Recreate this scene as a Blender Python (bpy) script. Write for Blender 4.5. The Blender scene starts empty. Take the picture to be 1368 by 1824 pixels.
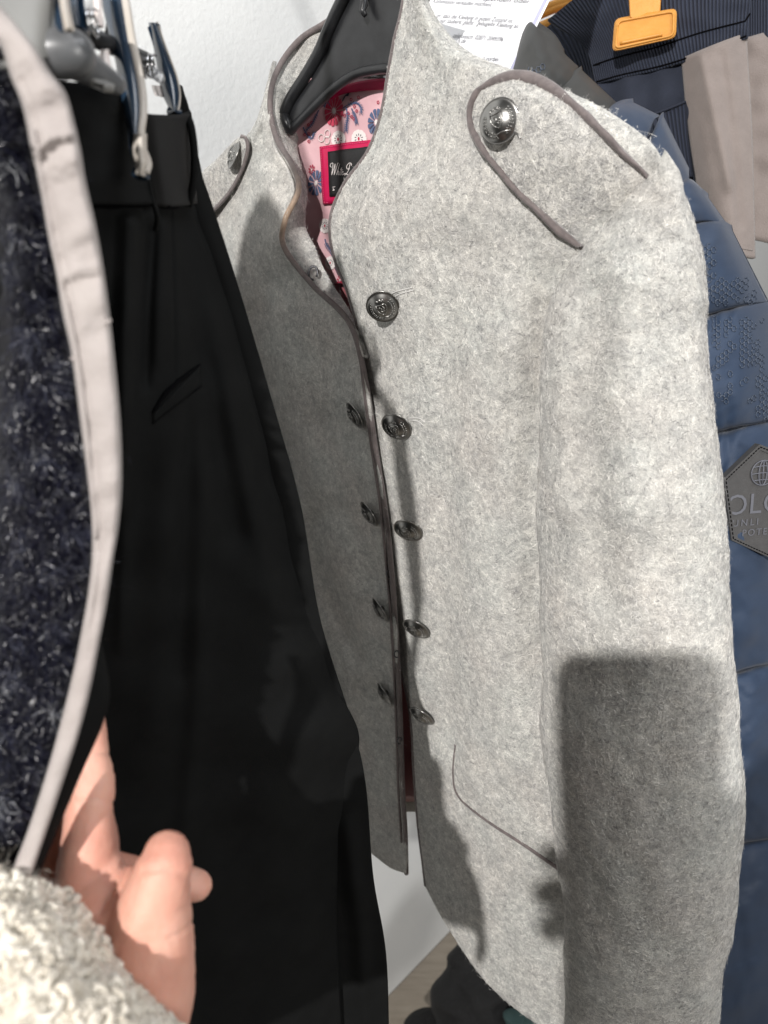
import bpy, bmesh, math, random
import numpy as np
from mathutils import Vector, Matrix
from mathutils.bvhtree import BVHTree

rng = np.random.default_rng(7)
random.seed(7)
sc = bpy.context.scene
COL = sc.collection

# ------------------------------------------------------------------ camera
F = 1371.0                                   # focal length in photo pixels
TH = math.radians(24)                        # phone pitched down
CAM = np.array([0.0, 0.0, 1.50])
RT = np.array([1.0, 0, 0])
UP = np.array([0.0, math.sin(TH), math.cos(TH)])
FW = np.array([0.0, math.cos(TH), -math.sin(TH)])
cam = bpy.data.cameras.new('camera')
camo = bpy.data.objects.new('camera', cam)
COL.objects.link(camo)
camo.location = CAM
camo.rotation_euler = (math.radians(90) - TH, 0, 0)
cam.sensor_fit = 'VERTICAL'
cam.sensor_height = 36
cam.lens = F / 1824 * 36
cam.clip_start = 0.01
cam.clip_end = 60
cam.dof.use_dof = True
cam.dof.focus_distance = 0.50
cam.dof.aperture_fstop = 9.5
sc.camera = camo

# ------------------------------------------------------------------ light
w = bpy.data.worlds.new('World')
sc.world = w
w.use_nodes = True
w.node_tree.nodes['Background'].inputs[0].default_value = (0.93, 0.97, 1.0, 1)
w.node_tree.nodes['Background'].inputs[1].default_value = 0.062

def lamp(name, kind, loc, target, power, colour, **kw):
    l = bpy.data.lights.new(name, kind)
    o = bpy.data.objects.new(name, l)
    COL.objects.link(o)
    o.location = loc
    d = Vector(target) - Vector(loc)
    o.rotation_euler = d.to_track_quat('-Z', 'Y').to_euler()
    l.energy = power
    l.color = colour
    for k, v in kw.items():
        setattr(l, k, v)
    return o
KEY = (-0.66, -1.42, 2.56)
lamp('ceiling_spot_lamp', 'SPOT', KEY, (0.05, 0.5, 1.2), 264, (1.0, 0.97, 0.935), spot_size=math.radians(75), spot_blend=0.6, shadow_soft_size=0.022)
lamp('wall_fill_lamp', 'AREA', (0.95, 0.20, 2.72), (-0.1, 0.8, 1.4), 13.5, (0.95, 0.97, 1.0), shape='RECTANGLE', size=1.2, size_y=0.6)  # unseen soft fill, added to brighten the wall
lamp('sleeve_fill_lamp', 'AREA', (1.45, -1.05, 1.7), (0.15, 0.45, 1.0), 20, (1.0, 0.97, 0.93), shape='RECTANGLE', size=1.0, size_y=0.6)  # unseen fill, added from the right to lift the shaded sleeve

vs = sc.view_settings
vs.view_transform = 'Standard'
vs.look = 'None'
vs.exposure = 0.0
vs.gamma = 1.0
sc.cycles.max_bounces = 8

# ------------------------------------------------------------------ helpers
def P(px, py, t):
    px, py, t = np.asarray(px, float), np.asarray(py, float), np.asarray(t, float)
    u = (px - 684) / F
    v = (912 - py) / F
    return CAM + t[..., None] * (u[..., None] * RT + v[..., None] * UP + FW)

def proj(p):
    q = np.asarray(p) - CAM
    d = q @ FW
    return 684 + F * (q @ RT) / d, 912 - F * (q @ UP) / d, d

def plane_t(px, py, c=0.535):
    """depth at which a pixel's ray meets the upright plane the jacket hangs in"""
    px, py = np.asarray(px, float), np.asarray(py, float)
    u = (px - 684) / F
    v = (912 - py) / F
    return c / (math.cos(TH) + v * math.sin(TH) + 0.99 * u)

def cr1(A, n):
    """Catmull-Rom resample along axis 0"""
    A = np.asarray(A, float)
    k = len(A)
    if k == 2:
        s = np.linspace(0, 1, n).reshape((-1,) + (1,) * (A.ndim - 1))
        return A[0] * (1 - s) + A[1] * s
    E = np.concatenate([[2 * A[0] - A[1]], A, [2 * A[-1] - A[-2]]])
    x = np.linspace(0, k - 1, n)
    i = np.minimum(x.astype(int), k - 2)
    f = (x - i).reshape((-1,) + (1,) * (A.ndim - 1))
    p0, p1, p2, p3 = E[i], E[i + 1], E[i + 2], E[i + 3]
    return 0.5 * (2 * p1 + (p2 - p0) * f + (2 * p0 - 5 * p1 + 4 * p2 - p3) * f ** 2 + (3 * p1 - p0 - 3 * p2 + p3) * f ** 3)

def polydist(px, py, line):
    best = np.full(px.shape, 1e9)
    L = np.asarray(line, float)
    for a, b in zip(L[:-1], L[1:]):
        d = b - a
        s = np.clip(((px - a[0]) * d[0] + (py - a[1]) * d[1]) / (d @ d), 0, 1)
        best = np.minimum(best, np.hypot(px - a[0] - s * d[0], py - a[1] - s * d[1]))
    return best

def folds(*specs):
    """specs: (polyline in photo px, half width px, height m) -> displacement towards the viewer"""
    def f(px, py):
        z = np.zeros(px.shape)
        for line, wd, h in specs:
            z += h * np.exp(-(polydist(px, py, line) / wd) ** 2)
        return z
    return f

def vnoise(px, py, scale, seed):
    r = np.random.default_rng(seed)
    z = np.zeros(px.shape)
    for _ in range(14):
        a = r.uniform(0, 2 * np.pi)
        k = r.uniform(0.5, 1.5) / scale * 2 * np.pi
        z += np.sin((px * np.cos(a) + py * np.sin(a)) * k + r.uniform(0, 6.28))
    return z / 14 ** 0.5

def grid_pts(rows, nu, nv, disp=None, plane=0.535, mode='d'):
    """rows of (px,py,d): d = metres in front of the hanging plane, or (mode 't') the depth itself"""
    A = np.asarray(rows, float)
    A = cr1(A, nv)
    A = cr1(A.transpose(1, 0, 2), nu).transpose(1, 0, 2)
    px, py, d = A[..., 0], A[..., 1], A[..., 2]
    t = d.copy() if mode == 't' else plane_t(px, py, plane) - d
    if disp is not None:
        t = t - disp(px, py)
    return P(px, py, t)

def grid_normals(G):
    du = np.gradient(G, axis=1)
    dv = np.gradient(G, axis=0)
    n = np.cross(du, dv)
    n /= np.linalg.norm(n, axis=-1, keepdims=True) + 1e-12
    return n

def face_viewer(G):
    n = grid_normals(G)
    if np.mean(np.sum(n * (CAM - G), -1)) < 0:
        n = -n
    return n

MATS = {}
def mesh_obj(name, verts, faces, mat, parent=None, uv=None, smooth=True, mats=None, midx=None):
    me = bpy.data.meshes.new(name)
    me.from_pydata([tuple(v) for v in np.asarray(verts)], [], faces)
    for m in (mats or [mat]):
        me.materials.append(MATS[m])
    if midx is not None:
        me.polygons.foreach_set('material_index', midx)
    if smooth:
        me.polygons.foreach_set('use_smooth', [True] * len(me.polygons))
    if uv is not None:
        layer = me.uv_layers.new(name='UVMap')
        idx = np.zeros(len(me.loops), int)
        me.loops.foreach_get('vertex_index', idx)
        layer.data.foreach_set('uv', np.asarray(uv)[idx].ravel())
    me.update()
    o = bpy.data.objects.new(name, me)
    COL.objects.link(o)
    o.parent = parent
    return o

def thing(name, label, cat, loc=(0, 0, 0), group=None):
    o = bpy.data.objects.new(name, None)
    COL.objects.link(o)
    o.empty_display_size = 0.02
    o['label'] = label
    o['category'] = cat
    if group:
        o['group'] = group
    return o

def tag(o, label, cat, group=None):
    o['label'] = label
    o['category'] = cat
    if group:
        o['group'] = group
    return o

def shell_data(G, thick, flip=False):
    nv, nu = G.shape[:2]
    n = face_viewer(G)
    if flip:
        n = -n
    B = G - n * thick
    V = np.concatenate([G.reshape(-1, 3), B.reshape(-1, 3)])
    N = nv * nu
    i = np.arange(nv - 1)[:, None] * nu + np.arange(nu - 1)[None]
    q = np.stack([i, i + 1, i + nu + 1, i + nu], -1).reshape(-1, 4)
    gn = np.cross(G[1, 1] - G[0, 0], G[1, 0] - G[0, 1])
    # orientation
    gnm = grid_normals(G)
    same = np.mean(np.sum(gnm * n, -1)) > 0
    front = q if same else q[:, ::-1]
    back = (q + N)[:, ::-1] if same else q + N
    ring = list(range(0, nu)) + [r * nu + nu - 1 for r in range(1, nv)] + [(nv - 1) * nu + c for c in range(nu - 2, -1, -1)] + [r * nu for r in range(nv - 2, 0, -1)]
    rim = []
    for a, b in zip(ring, ring[1:] + ring[:1]):
        f = (a, a + N, b + N, b)
        rim.append(f if same else f[::-1])
    faces = [tuple(map(int, f)) for f in front] + [tuple(map(int, f)) for f in back] + rim
    uu, vv = np.meshgrid(np.linspace(0, 1, nu), np.linspace(0, 1, nv))
    su = np.linalg.norm(np.diff(G[nv // 2], axis=0), axis=-1).sum()
    sv = np.linalg.norm(np.diff(G[:, nu // 2], axis=0), axis=-1).sum()
    uv = np.stack([uu.ravel() * su, vv.ravel() * sv], -1)
    return V, faces, np.concatenate([uv, uv])

def shell(name, G, thick, mat, parent=None, flip=False):
    V, f, uv = shell_data(G, thick, flip)
    return mesh_obj(name, V, f, mat, parent, uv)

def frames(path):
    T = np.gradient(path, axis=0)
    T /= np.linalg.norm(T, axis=1, keepdims=True) + 1e-12
    ref = np.array([0.3, 0.2, 1.0])
    N = np.zeros_like(path)
    a = np.cross(T[0], ref)
    if np.linalg.norm(a) < 1e-3:
        a = np.cross(T[0], [1, 0, 0])
    a /= np.linalg.norm(a)
    for i in range(len(path)):
        a = a - T[i] * (a @ T[i])
        a /= np.linalg.norm(a) + 1e-12
        N[i] = a
    return T, N, np.cross(T, N)

def tube_data(path, r, seg=8, flat=1.0):
    path = np.asarray(path, float)
    r = np.broadcast_to(np.asarray(r, float), (len(path),))
    T, N, B = frames(path)
    a = np.linspace(0, 2 * np.pi, seg, endpoint=False)
    ring = path[:, None] + r[:, None, None] * (N[:, None] * np.cos(a)[None, :, None] + flat * B[:, None] * np.sin(a)[None, :, None])
    V = ring.reshape(-1, 3)
    f = []
    for i in range(len(path) - 1):
        for j in range(seg):
            k = (j + 1) % seg
            f.append((i * seg + j, i * seg + k, (i + 1) * seg + k, (i + 1) * seg + j))
    f.append(tuple(range(seg))[::-1])
    f.append(tuple((len(path) - 1) * seg + j for j in range(seg)))
    return V, f

def join(parts):
    V, Fc, off = [], [], 0
    for v, f in parts:
        V.append(np.asarray(v))
        Fc += [tuple(i + off for i in q) for q in f]
        off += len(v)
    return np.concatenate(V), Fc

def tube(name, path, r, mat, parent=None, seg=8, flat=1.0):
    V, f = tube_data(path, r, seg, flat)
    return mesh_obj(name, V, f, mat, parent)

def tube_soft(path, r, seg=10, cap=4):
    """tube with rounded ends"""
    path = np.asarray(path, float)
    r = np.broadcast_to(np.asarray(r, float), (len(path),)).copy()
    d0 = path[0] - path[1]; d0 /= np.linalg.norm(d0)
    d1 = path[-1] - path[-2]; d1 /= np.linalg.norm(d1)
    a = np.linspace(0.12, np.pi / 2, cap + 1)[:-1]
    pre = [path[0] + d0 * r[0] * math.cos(x) for x in a]
    post = [path[-1] + d1 * r[-1] * math.cos(x) for x in a[::-1]]
    return tube_data(np.concatenate([pre, path, post]), np.concatenate([r[0] * np.sin(a), r, r[-1] * np.sin(a[::-1])]), seg)

def ring_tube(rows, nseg, nv, bulge_sign=1):
    """closed tube from silhouettes: rows of (pxL,pyL,pxR,pyR,tL,tR,front,back) -> grid (nv, nseg)"""
    A = cr1(np.asarray(rows, float), nv)
    L = P(A[:, 0], A[:, 1], A[:, 4])
    R = P(A[:, 2], A[:, 3], A[:, 5])
    mid = (L + R) / 2
    hw = (R - L) / 2
    n = CAM - mid
    n = n - hw * (np.sum(n * hw, 1) / (np.sum(hw * hw, 1) + 1e-9))[:, None]
    n[:, 2] *= 0.25
    n /= np.linalg.norm(n, axis=1, keepdims=True)
    a = np.linspace(np.pi, -np.pi, nseg, endpoint=False)
    c, s = np.cos(a), np.sin(a)
    b = np.where(s[None] > 0, A[:, 6:7], A[:, 7:8]) * s[None]
    return mid[:, None] + hw[:, None] * c[None, :, None] + n[:, None] * b[..., None], A

def closed_mesh(G):
    nv, nu = G.shape[:2]
    V = G.reshape(-1, 3)
    f = []
    for i in range(nv - 1):
        for j in range(nu):
            k = (j + 1) % nu
            f.append((i * nu + j, i * nu + k, (i + 1) * nu + k, (i + 1) * nu + j))
    f.append(tuple(range(nu))[::-1])
    f.append(tuple((nv - 1) * nu + j for j in range(nu)))
    return V, f

class Surf:
    """ray-castable set of grids, so that trims lie on the cloth"""
    def __init__(self, *grids, closed=False):
        V, Fc, off = [], [], 0
        for G in grids:
            nv, nu = G.shape[:2]
            i = (np.arange(nv - 1)[:, None] * nu + np.arange(nu - 1)[None]).reshape(-1)
            q = np.stack([i, i + 1, i + nu + 1, i + nu], -1) + off
            V.append(G.reshape(-1, 3))
            Fc += q.tolist()
            off += nv * nu
        self.t = BVHTree.FromPolygons([Vector(v) for v in np.concatenate(V)], Fc)
    def hit(self, px, py, off=0.0):
        d = P(px, py, 1.0) - CAM
        loc, n, _, dist = self.t.ray_cast(Vector(CAM), Vector(d).normalized())
        if loc is None:
            loc, n, _, dist = self.t.find_nearest(Vector(CAM + d * 0.5))
            q, n2, _, _ = self.t.find_nearest(Vector(CAM + d * float((np.array(loc) - CAM) @ FW)))
            loc, n = q, n2
        n = np.array(n)
        if n @ d > 0:
            n = -n
        return np.array(loc) + n * off, n
    def path(self, pts, n, off=0.0):
        A = cr1(np.asarray(pts, float), n)
        return np.array([self.hit(x, y, off)[0] for x, y in A])

def set_attr_color(me, name, cols):
    a = me.color_attributes.new(name, 'FLOAT_COLOR', 'POINT')
    a.data.foreach_set('color', np.c_[cols, np.ones(len(cols))].ravel())

def fibres(name, pos, nor, mat, parent, length, width, lift, palette, probs, curl=0.3, K=4, seed=1, flow=None, flow_w=0.0, tint=0.12, pick=None):
    """a pelt of short ribbon fibres, one mesh"""
    r = np.random.default_rng(seed)
    n = len(pos)
    ref = np.where(np.abs(nor[:, 2:3]) > 0.9, np.array([[1.0, 0, 0]]), np.array([[0, 0, 1.0]]))
    t1 = np.cross(nor, ref); t1 /= np.linalg.norm(t1, axis=1, keepdims=True)
    t2 = np.cross(nor, t1)
    th = r.uniform(0, 2 * np.pi, n)
    d = t1 * np.cos(th)[:, None] + t2 * np.sin(th)[:, None]
    if flow is not None:
        d = d + flow_w * (flow - nor * np.sum(flow * nor, 1, keepdims=True))
        d /= np.linalg.norm(d, axis=1, keepdims=True) + 1e-9
    e = np.cross(nor, d)
    L = r.uniform(length[0], length[1], n)
    W = r.uniform(width[0], width[1], n)
    H = r.uniform(lift[0], lift[1], n)
    C = r.normal(0, curl, n)
    S = np.linspace(0, 1, K)
    ph = r.uniform(0, 6.28, n)
    V = np.zeros((n, K, 2, 3))
    roll = r.uniform(-0.6, 0.6, n)
    wd = e * np.cos(roll)[:, None] + nor * np.sin(roll)[:, None]
    for k, s in enumerate(S):
        c = pos + d * (L * (s - 0.3))[:, None] + e * (L * C * (np.sin(s * 2.6 + ph) - np.sin(ph)))[:, None] + nor * (H * (0.12 + np.sin(s * 2.2)) )[:, None]
        ww = W * (0.5 if k in (0, K - 1) else 1.0)
        V[:, k, 0] = c - wd * ww[:, None] * 0.5
        V[:, k, 1] = c + wd * ww[:, None] * 0.5
    base = np.arange(n)[:, None, None] * (2 * K)
    kk = np.arange(K - 1)[None, :, None] * 2
    q = base + kk + np.array([0, 1, 3, 2])[None, None]
    q = q.reshape(-1, 4)
    me = bpy.data.meshes.new(name)
    me.vertices.add(n * K * 2)
    me.vertices.foreach_set('co', V.reshape(-1))
    me.loops.add(len(q) * 4)
    me.loops.foreach_set('vertex_index', q.reshape(-1).astype(np.int32))
    me.polygons.add(len(q))
    me.polygons.foreach_set('loop_start', np.arange(len(q), dtype=np.int32) * 4)
    me.polygons.foreach_set('use_smooth', np.ones(len(q), bool))
    me.update(calc_edges=True)
    pal = np.asarray(palette)
    col = pal[r.choice(len(pal), n, p=probs) if pick is None else pick] * r.uniform(1 - tint, 1 + tint, (n, 1))
    set_attr_color(me, 'fibre', np.repeat(col, K * 2, axis=0))
    me.materials.append(MATS[mat])
    o = bpy.data.objects.new(name, me)
    COL.objects.link(o)
    o.parent = parent
    o['kind'] = 'stuff'
    return o

def sample(G, n, nor=None, seed=1, margin=70, facing=-0.25, wrap=False):
    r = np.random.default_rng(seed)
    if wrap:
        G = np.concatenate([G, G[:, :1]], 1)
    N = face_viewer(G) if nor is None else nor
    a, b, c, d = G[:-1, :-1], G[:-1, 1:], G[1:, 1:], G[1:, :-1]
    ctr = (a + b + c + d) / 4
    area = np.linalg.norm(np.cross(c - a, d - b), axis=-1) / 2
    px, py, dep = proj(ctr)
    nn = (N[:-1, :-1] + N[1:, 1:]) / 2
    v = CAM - ctr
    v /= np.linalg.norm(v, axis=-1, keepdims=True)
    ok = (px > -margin) & (px < 1368 + margin) & (py > -margin) & (py < 1824 + margin) & (np.sum(nn * v, -1) > facing) & (dep > 0.05)
    wgt = (area * ok).reshape(-1)
    idx = r.choice(len(wgt), n, p=wgt / wgt.sum())
    i, j = np.divmod(idx, G.shape[1] - 1)
    f, g = r.uniform(0, 1, (n, 1)), r.uniform(0, 1, (n, 1))
    p = (G[i, j] * (1 - f) + G[i, j + 1] * f) * (1 - g) + (G[i + 1, j] * (1 - f) + G[i + 1, j + 1] * f) * g
    q = (N[i, j] * (1 - f) + N[i, j + 1] * f) * (1 - g) + (N[i + 1, j] * (1 - f) + N[i + 1, j + 1] * f) * g
    q /= np.linalg.norm(q, axis=1, keepdims=True) + 1e-9
    return p, q

# ------------------------------------------------------------------ materials
class NT:
    def __init__(self, name):
        self.m = bpy.data.materials.new(name)
        self.m.use_nodes = True
        self.t = self.m.node_tree
        self.b = self.t.nodes['Principled BSDF']
        MATS[name] = self.m
    def node(self, kind, **kw):
        n = self.t.nodes.new(kind)
        for k, v in kw.items():
            if k in n.inputs:
                n.inputs[k].default_value = v
            else:
                setattr(n, k, v)
        return n
    def link(self, a, b):
        self.t.links.new(a, b)
    def coord(self, uv=False):
        return self.node('ShaderNodeTexCoord').outputs['UV' if uv else 'Object']
    def noise(self, scale, detail=3, rough=0.55, dist=0.0, vec=None, stretch=None):
        n = self.node('ShaderNodeTexNoise', Scale=scale, Detail=detail, Roughness=rough, Distortion=dist)
        v = vec or self.coord()
        if stretch:
            mp = self.node('ShaderNodeMapping')
            mp.inputs['Scale'].default_value = stretch
            self.link(v, mp.inputs['Vector'])
            v = mp.outputs[0]
        self.link(v, n.inputs['Vector'])
        return n.outputs['Fac']
    def ramp(self, fac, stops):
        r = self.node('ShaderNodeValToRGB')
        el = r.color_ramp.elements
        while len(el) < len(stops):
            el.new(0.5)
        for e, (p, c) in zip(el, stops):
            e.position = p
            e.color = (*c, 1)
        self.link(fac, r.inputs[0])
        return r.outputs[0]
    def mix(self, a, b, fac, mode='MIX'):
        n = self.node('ShaderNodeMix', data_type='RGBA', blend_type=mode)
        for s, v in ((6, a), (7, b)):
            if isinstance(v, tuple):
                n.inputs[s].default_value = (*v, 1)
            else:
                self.link(v, n.inputs[s])
        if isinstance(fac, (int, float)):
            n.inputs[0].default_value = fac
        else:
            self.link(fac, n.inputs[0])
        return n.outputs[2]
    def bump(self, h, strength, dist):
        n = self.node('ShaderNodeBump', Strength=strength, Distance=dist)
        self.link(h, n.inputs['Height'])
        self.link(n.outputs[0], self.b.inputs['Normal'])
    def base(self, c):
        if isinstance(c, tuple):
            self.b.inputs['Base Color'].default_value = (*c, 1)
        else:
            self.link(c, self.b.inputs['Base Color'])
    def set(self, **kw):
        for k, v in kw.items():
            self.b.inputs[k.replace('_', ' ')].default_value = v

m = NT('felt')
blot = m.ramp(m.noise(55, 4, 0.6, 0.4), [(0.30, (0.56, 0.555, 0.54)), (0.70, (0.68, 0.67, 0.645))])
med = m.ramp(m.noise(190, 3, 0.6, 0.8), [(0.34, (0.74, 0.74, 0.745)), (0.64, (1.06, 1.055, 1.045))])
tintn = m.ramp(m.noise(22, 2, 0.5), [(0.35, (0.97, 1.0, 1.0)), (0.7, (1.0, 0.975, 0.965))])
fine = m.ramp(m.noise(900, 3, 0.7, 1.2), [(0.3, (0.50, 0.495, 0.485)), (0.66, (1.08, 1.07, 1.05))])
m.base(m.mix(m.mix(m.mix(blot, med, 1.0, 'MULTIPLY'), fine, 0.8, 'MULTIPLY'), tintn, 1.0, 'MULTIPLY'))
m.set(Roughness=0.95, Sheen_Weight=0.2, Sheen_Roughness=0.5)
m.bump(m.noise(420, 4, 0.65, 0.8), 0.55, 0.002)

m = NT('felt_fibre')
at = m.node('ShaderNodeAttribute', attribute_name='fibre')
bl2 = m.ramp(m.noise(55, 4, 0.6, 0.4), [(0.30, (0.88, 0.88, 0.885)), (0.70, (1.04, 1.035, 1.02))])
md2 = m.ramp(m.noise(190, 3, 0.6, 0.8), [(0.34, (0.76, 0.76, 0.77)), (0.64, (1.08, 1.075, 1.065))])
m.base(m.mix(m.mix(at.outputs['Color'], bl2, 1.0, 'MULTIPLY'), md2, 1.0, 'MULTIPLY'))
m.set(Roughness=0.9)

m = NT('fibre_plain')
at = m.node('ShaderNodeAttribute', attribute_name='fibre')
m.base(at.outputs['Color'])
m.set(Roughness=0.28)

def simple(name, c, rough=0.6, c2=None, nscale=40, bump=None, **kw):
    m = NT(name)
    if c2:
        m.base(m.ramp(m.noise(nscale, 4, 0.6), [(0.35, c), (0.68, c2)]))
    else:
        m.base(c)
    m.set(Roughness=rough, **kw)
    if bump:
        m.bump(m.noise(bump[0], 3, 0.6), bump[1], bump[2])
    return m

simple('piping', (0.115, 0.095, 0.094), 0.75, (0.175, 0.145, 0.14), 300, (900, 0.5, 0.0006), Sheen_Weight=0.3)
m = NT('piping_lit_tan')
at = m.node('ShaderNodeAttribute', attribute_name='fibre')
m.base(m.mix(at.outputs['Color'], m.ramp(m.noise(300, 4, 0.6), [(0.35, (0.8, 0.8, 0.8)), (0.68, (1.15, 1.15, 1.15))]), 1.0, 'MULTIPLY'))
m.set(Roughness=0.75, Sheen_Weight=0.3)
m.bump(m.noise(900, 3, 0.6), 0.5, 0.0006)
simple('piping_tan', (0.33, 0.235, 0.165), 0.7, (0.40, 0.30, 0.215), 200, (900, 0.4, 0.0005))
simple('crease_thread', (0.30, 0.29, 0.285), 0.8)
simple('light_thread', (0.62, 0.61, 0.59), 0.8)
simple('dark_thread', (0.0025, 0.0025, 0.003), 0.95, Specular_IOR_Level=0.05)
simple('gunmetal', (0.24, 0.235, 0.228), 0.28, (0.34, 0.335, 0.32), 500, Metallic=1.0)
simple('hook_metal', (0.09, 0.09, 0.095), 0.35, Metallic=1.0)
simple('lining_pink', (0.66, 0.40, 0.43), 0.6, (0.72, 0.455, 0.485), 60, (1500, 0.25, 0.0004))
simple('satin_plum', (0.30, 0.105, 0.12), 0.35, (0.36, 0.13, 0.14), 40, (60, 0.2, 0.002))
simple('magenta', (0.52, 0.005, 0.07), 0.55, (0.58, 0.008, 0.09), 200, (1500, 0.3, 0.0004))
simple('label_black', (0.012, 0.012, 0.013), 0.6, (0.02, 0.02, 0.021), 800)
simple('print_white', (0.80, 0.74, 0.72), 0.6)
simple('print_red', (0.48, 0.03, 0.075), 0.6)
simple('print_blue', (0.085, 0.12, 0.22), 0.6)
simple('print_dark', (0.02, 0.022, 0.04), 0.6)
simple('pink_thread', (0.75, 0.10, 0.22), 0.6)
simple('hanger_black', (0.012, 0.0125, 0.014), 0.32, (0.022, 0.023, 0.025), 90, (160, 0.06, 0.001))
simple('wool_black', (0.0046, 0.0049, 0.0050), 0.85, (0.0062, 0.0066, 0.0067), 60, (1200, 0.25, 0.0005), Specular_IOR_Level=0.12)
simple('wool_black_band', (0.0095, 0.0092, 0.0090), 0.8, (0.0115, 0.0112, 0.011), 60, (1200, 0.25, 0.0005), Specular_IOR_Level=0.3)
simple('taupe_cotton', (0.35, 0.312, 0.298), 0.85, (0.42, 0.38, 0.362), 22, (500, 0.35, 0.001), Sheen_Weight=0.15)
simple('navy_base', (0.004, 0.004, 0.007), 0.9)
simple('skin', (0.58, 0.285, 0.20), 0.45)
m = MATS['skin']; nt = m.node_tree
mm = NT('skin')
sk = mm.ramp(mm.noise(38, 3, 0.6), [(0.30, (0.53, 0.235, 0.175)), (0.5, (0.64, 0.325, 0.245)), (0.72, (0.70, 0.40, 0.31))])
mm.base(sk)
mm.set(Roughness=0.48, Subsurface_Weight=0.3, Subsurface_Scale=0.004)
mm.b.inputs['Subsurface Radius'].default_value = (1.0, 0.35, 0.2)
mm.bump(mm.noise(700, 5, 0.75), 0.3, 0.0012)
simple('nail', (0.66, 0.36, 0.30), 0.3)
simple('sherpa', (0.64, 0.585, 0.49), 0.95, (0.77, 0.735, 0.66), 130, (700, 0.4, 0.001), Sheen_Weight=0.2)
simple('plastic_blue', (0.010, 0.022, 0.042), 0.16, (0.02, 0.04, 0.07), 60, Coat_Weight=0.4)
simple('plastic_beige', (0.46, 0.42, 0.37), 0.4, (0.52, 0.48, 0.44), 60)
simple('plastic_grey', (0.10, 0.105, 0.11), 0.32, (0.15, 0.15, 0.155), 60)
simple('plastic_smoke', (0.20, 0.20, 0.195), 0.45, (0.26, 0.26, 0.25), 20)
m = simple('plastic_clear', (0.75, 0.76, 0.78), 0.08, Transmission_Weight=0.75, IOR=1.45)
simple('chrome', (0.62, 0.62, 0.63), 0.12, Metallic=1.0)
simple('orange_plastic', (0.60, 0.27, 0.045), 0.45, (0.67, 0.315, 0.06), 80, (400, 0.3, 0.0008))
simple('puffer_blue', (0.014, 0.031, 0.068), 0.62, (0.018, 0.038, 0.080), 30, (1400, 0.2, 0.0004), Sheen_Weight=0.1)
simple('puffer_grey', (0.040, 0.041, 0.040), 0.6, (0.048, 0.049, 0.048), 30, (1400, 0.2, 0.0004))
simple('patch_grey', (0.048, 0.047, 0.048), 0.65, (0.060, 0.059, 0.060), 200, (1200, 0.3, 0.0006))
simple('patch_print', (0.10, 0.104, 0.125), 0.5)
simple('hex_print', (0.08, 0.10, 0.14), 0.4)
simple('taupe_jersey', (0.205, 0.172, 0.158), 0.9, (0.235, 0.198, 0.182), 60, (900, 0.5, 0.0010), Sheen_Weight=0.25)
simple('navy_jersey', (0.012, 0.0165, 0.031), 0.85, (0.015, 0.020, 0.037), 80, (900, 0.5, 0.001), Sheen_Weight=0.05)
m = NT('navy_rib')
mp = m.node('ShaderNodeTexWave', wave_type='BANDS', bands_direction='X', Scale=130.0, Distortion=0.3, Detail=1.0)
m.link(m.coord(True), mp.inputs['Vector'])
m.base(m.ramp(mp.outputs['Fac'], [(0.1, (0.008, 0.011, 0.022)), (0.8, (0.022, 0.029, 0.052))]))
m.set(Roughness=0.85)
m.bump(mp.outputs['Fac'], 0.8, 0.0015)
simple('paper', (0.84, 0.845, 0.87), 0.6, (0.86, 0.865, 0.885), 30)
simple('ink', (0.13, 0.125, 0.14), 0.7)
simple('lilac_edge', (0.46, 0.46, 0.62), 0.35)
m = NT('wall_paint')
m.base(m.ramp(m.noise(6, 3), [(0.3, (0.77, 0.785, 0.785)), (0.7, (0.80, 0.81, 0.805))]))
m.set(Roughness=0.8)
m.bump(m.noise(170, 4, 0.6), 0.35, 0.002)
m = NT('floor_vinyl')
m.base(m.ramp(m.noise(14, 5, 0.65, 0.3, stretch=(1, 6, 1)), [(0.3, (0.20, 0.17, 0.135)), (0.7, (0.28, 0.245, 0.20))]))
m.set(Roughness=0.55)
simple('bag_black', (0.003, 0.003, 0.0033), 0.9, (0.005, 0.005, 0.0055), 30, (60, 0.8, 0.006))
simple('teal_cloth', (0.018, 0.042, 0.042), 0.85, (0.028, 0.056, 0.055), 60)
simple('phone_glass', (0.012, 0.012, 0.014), 0.12)
simple('phone_metal', (0.25, 0.25, 0.26), 0.3, Metallic=1.0)
simple('rail_steel', (0.55, 0.55, 0.56), 0.25, Metallic=1.0)

# ------------------------------------------------------------------ the setting
WK = 0.998
wd = np.array([1.0, 1.058, 0]); wd /= np.linalg.norm(wd)
wn = np.array([wd[1], -wd[0], 0])
wp = np.array([0.0, WK, 0.0])
def wall_pt(s, z, o=0.0):
    return wp + wd * s + wn * o + np.array([0, 0, z])
V = [wall_pt(-2.2, 0), wall_pt(3.6, 0), wall_pt(3.6, 2.7), wall_pt(-2.2, 2.7), wall_pt(-2.2, 0, -0.1), wall_pt(3.6, 0, -0.1), wall_pt(3.6, 2.7, -0.1), wall_pt(-2.2, 2.7, -0.1)]
bf = [(0, 1, 2, 3), (7, 6, 5, 4), (0, 4, 5, 1), (1, 5, 6, 2), (2, 6, 7, 3), (3, 7, 4, 0)]
o = mesh_obj('wall', V, bf, 'wall_paint', smooth=False); o['kind'] = 'structure'
V = [wall_pt(-2.2, -0.002), wall_pt(3.6, -0.002), wall_pt(3.6, -0.002, 3), wall_pt(-2.2, -0.002, 3)]
V += [v - np.array([0, 0, 0.05]) for v in V]
o = mesh_obj('floor', V, bf, 'floor_vinyl', smooth=False); o['kind'] = 'structure'

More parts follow.
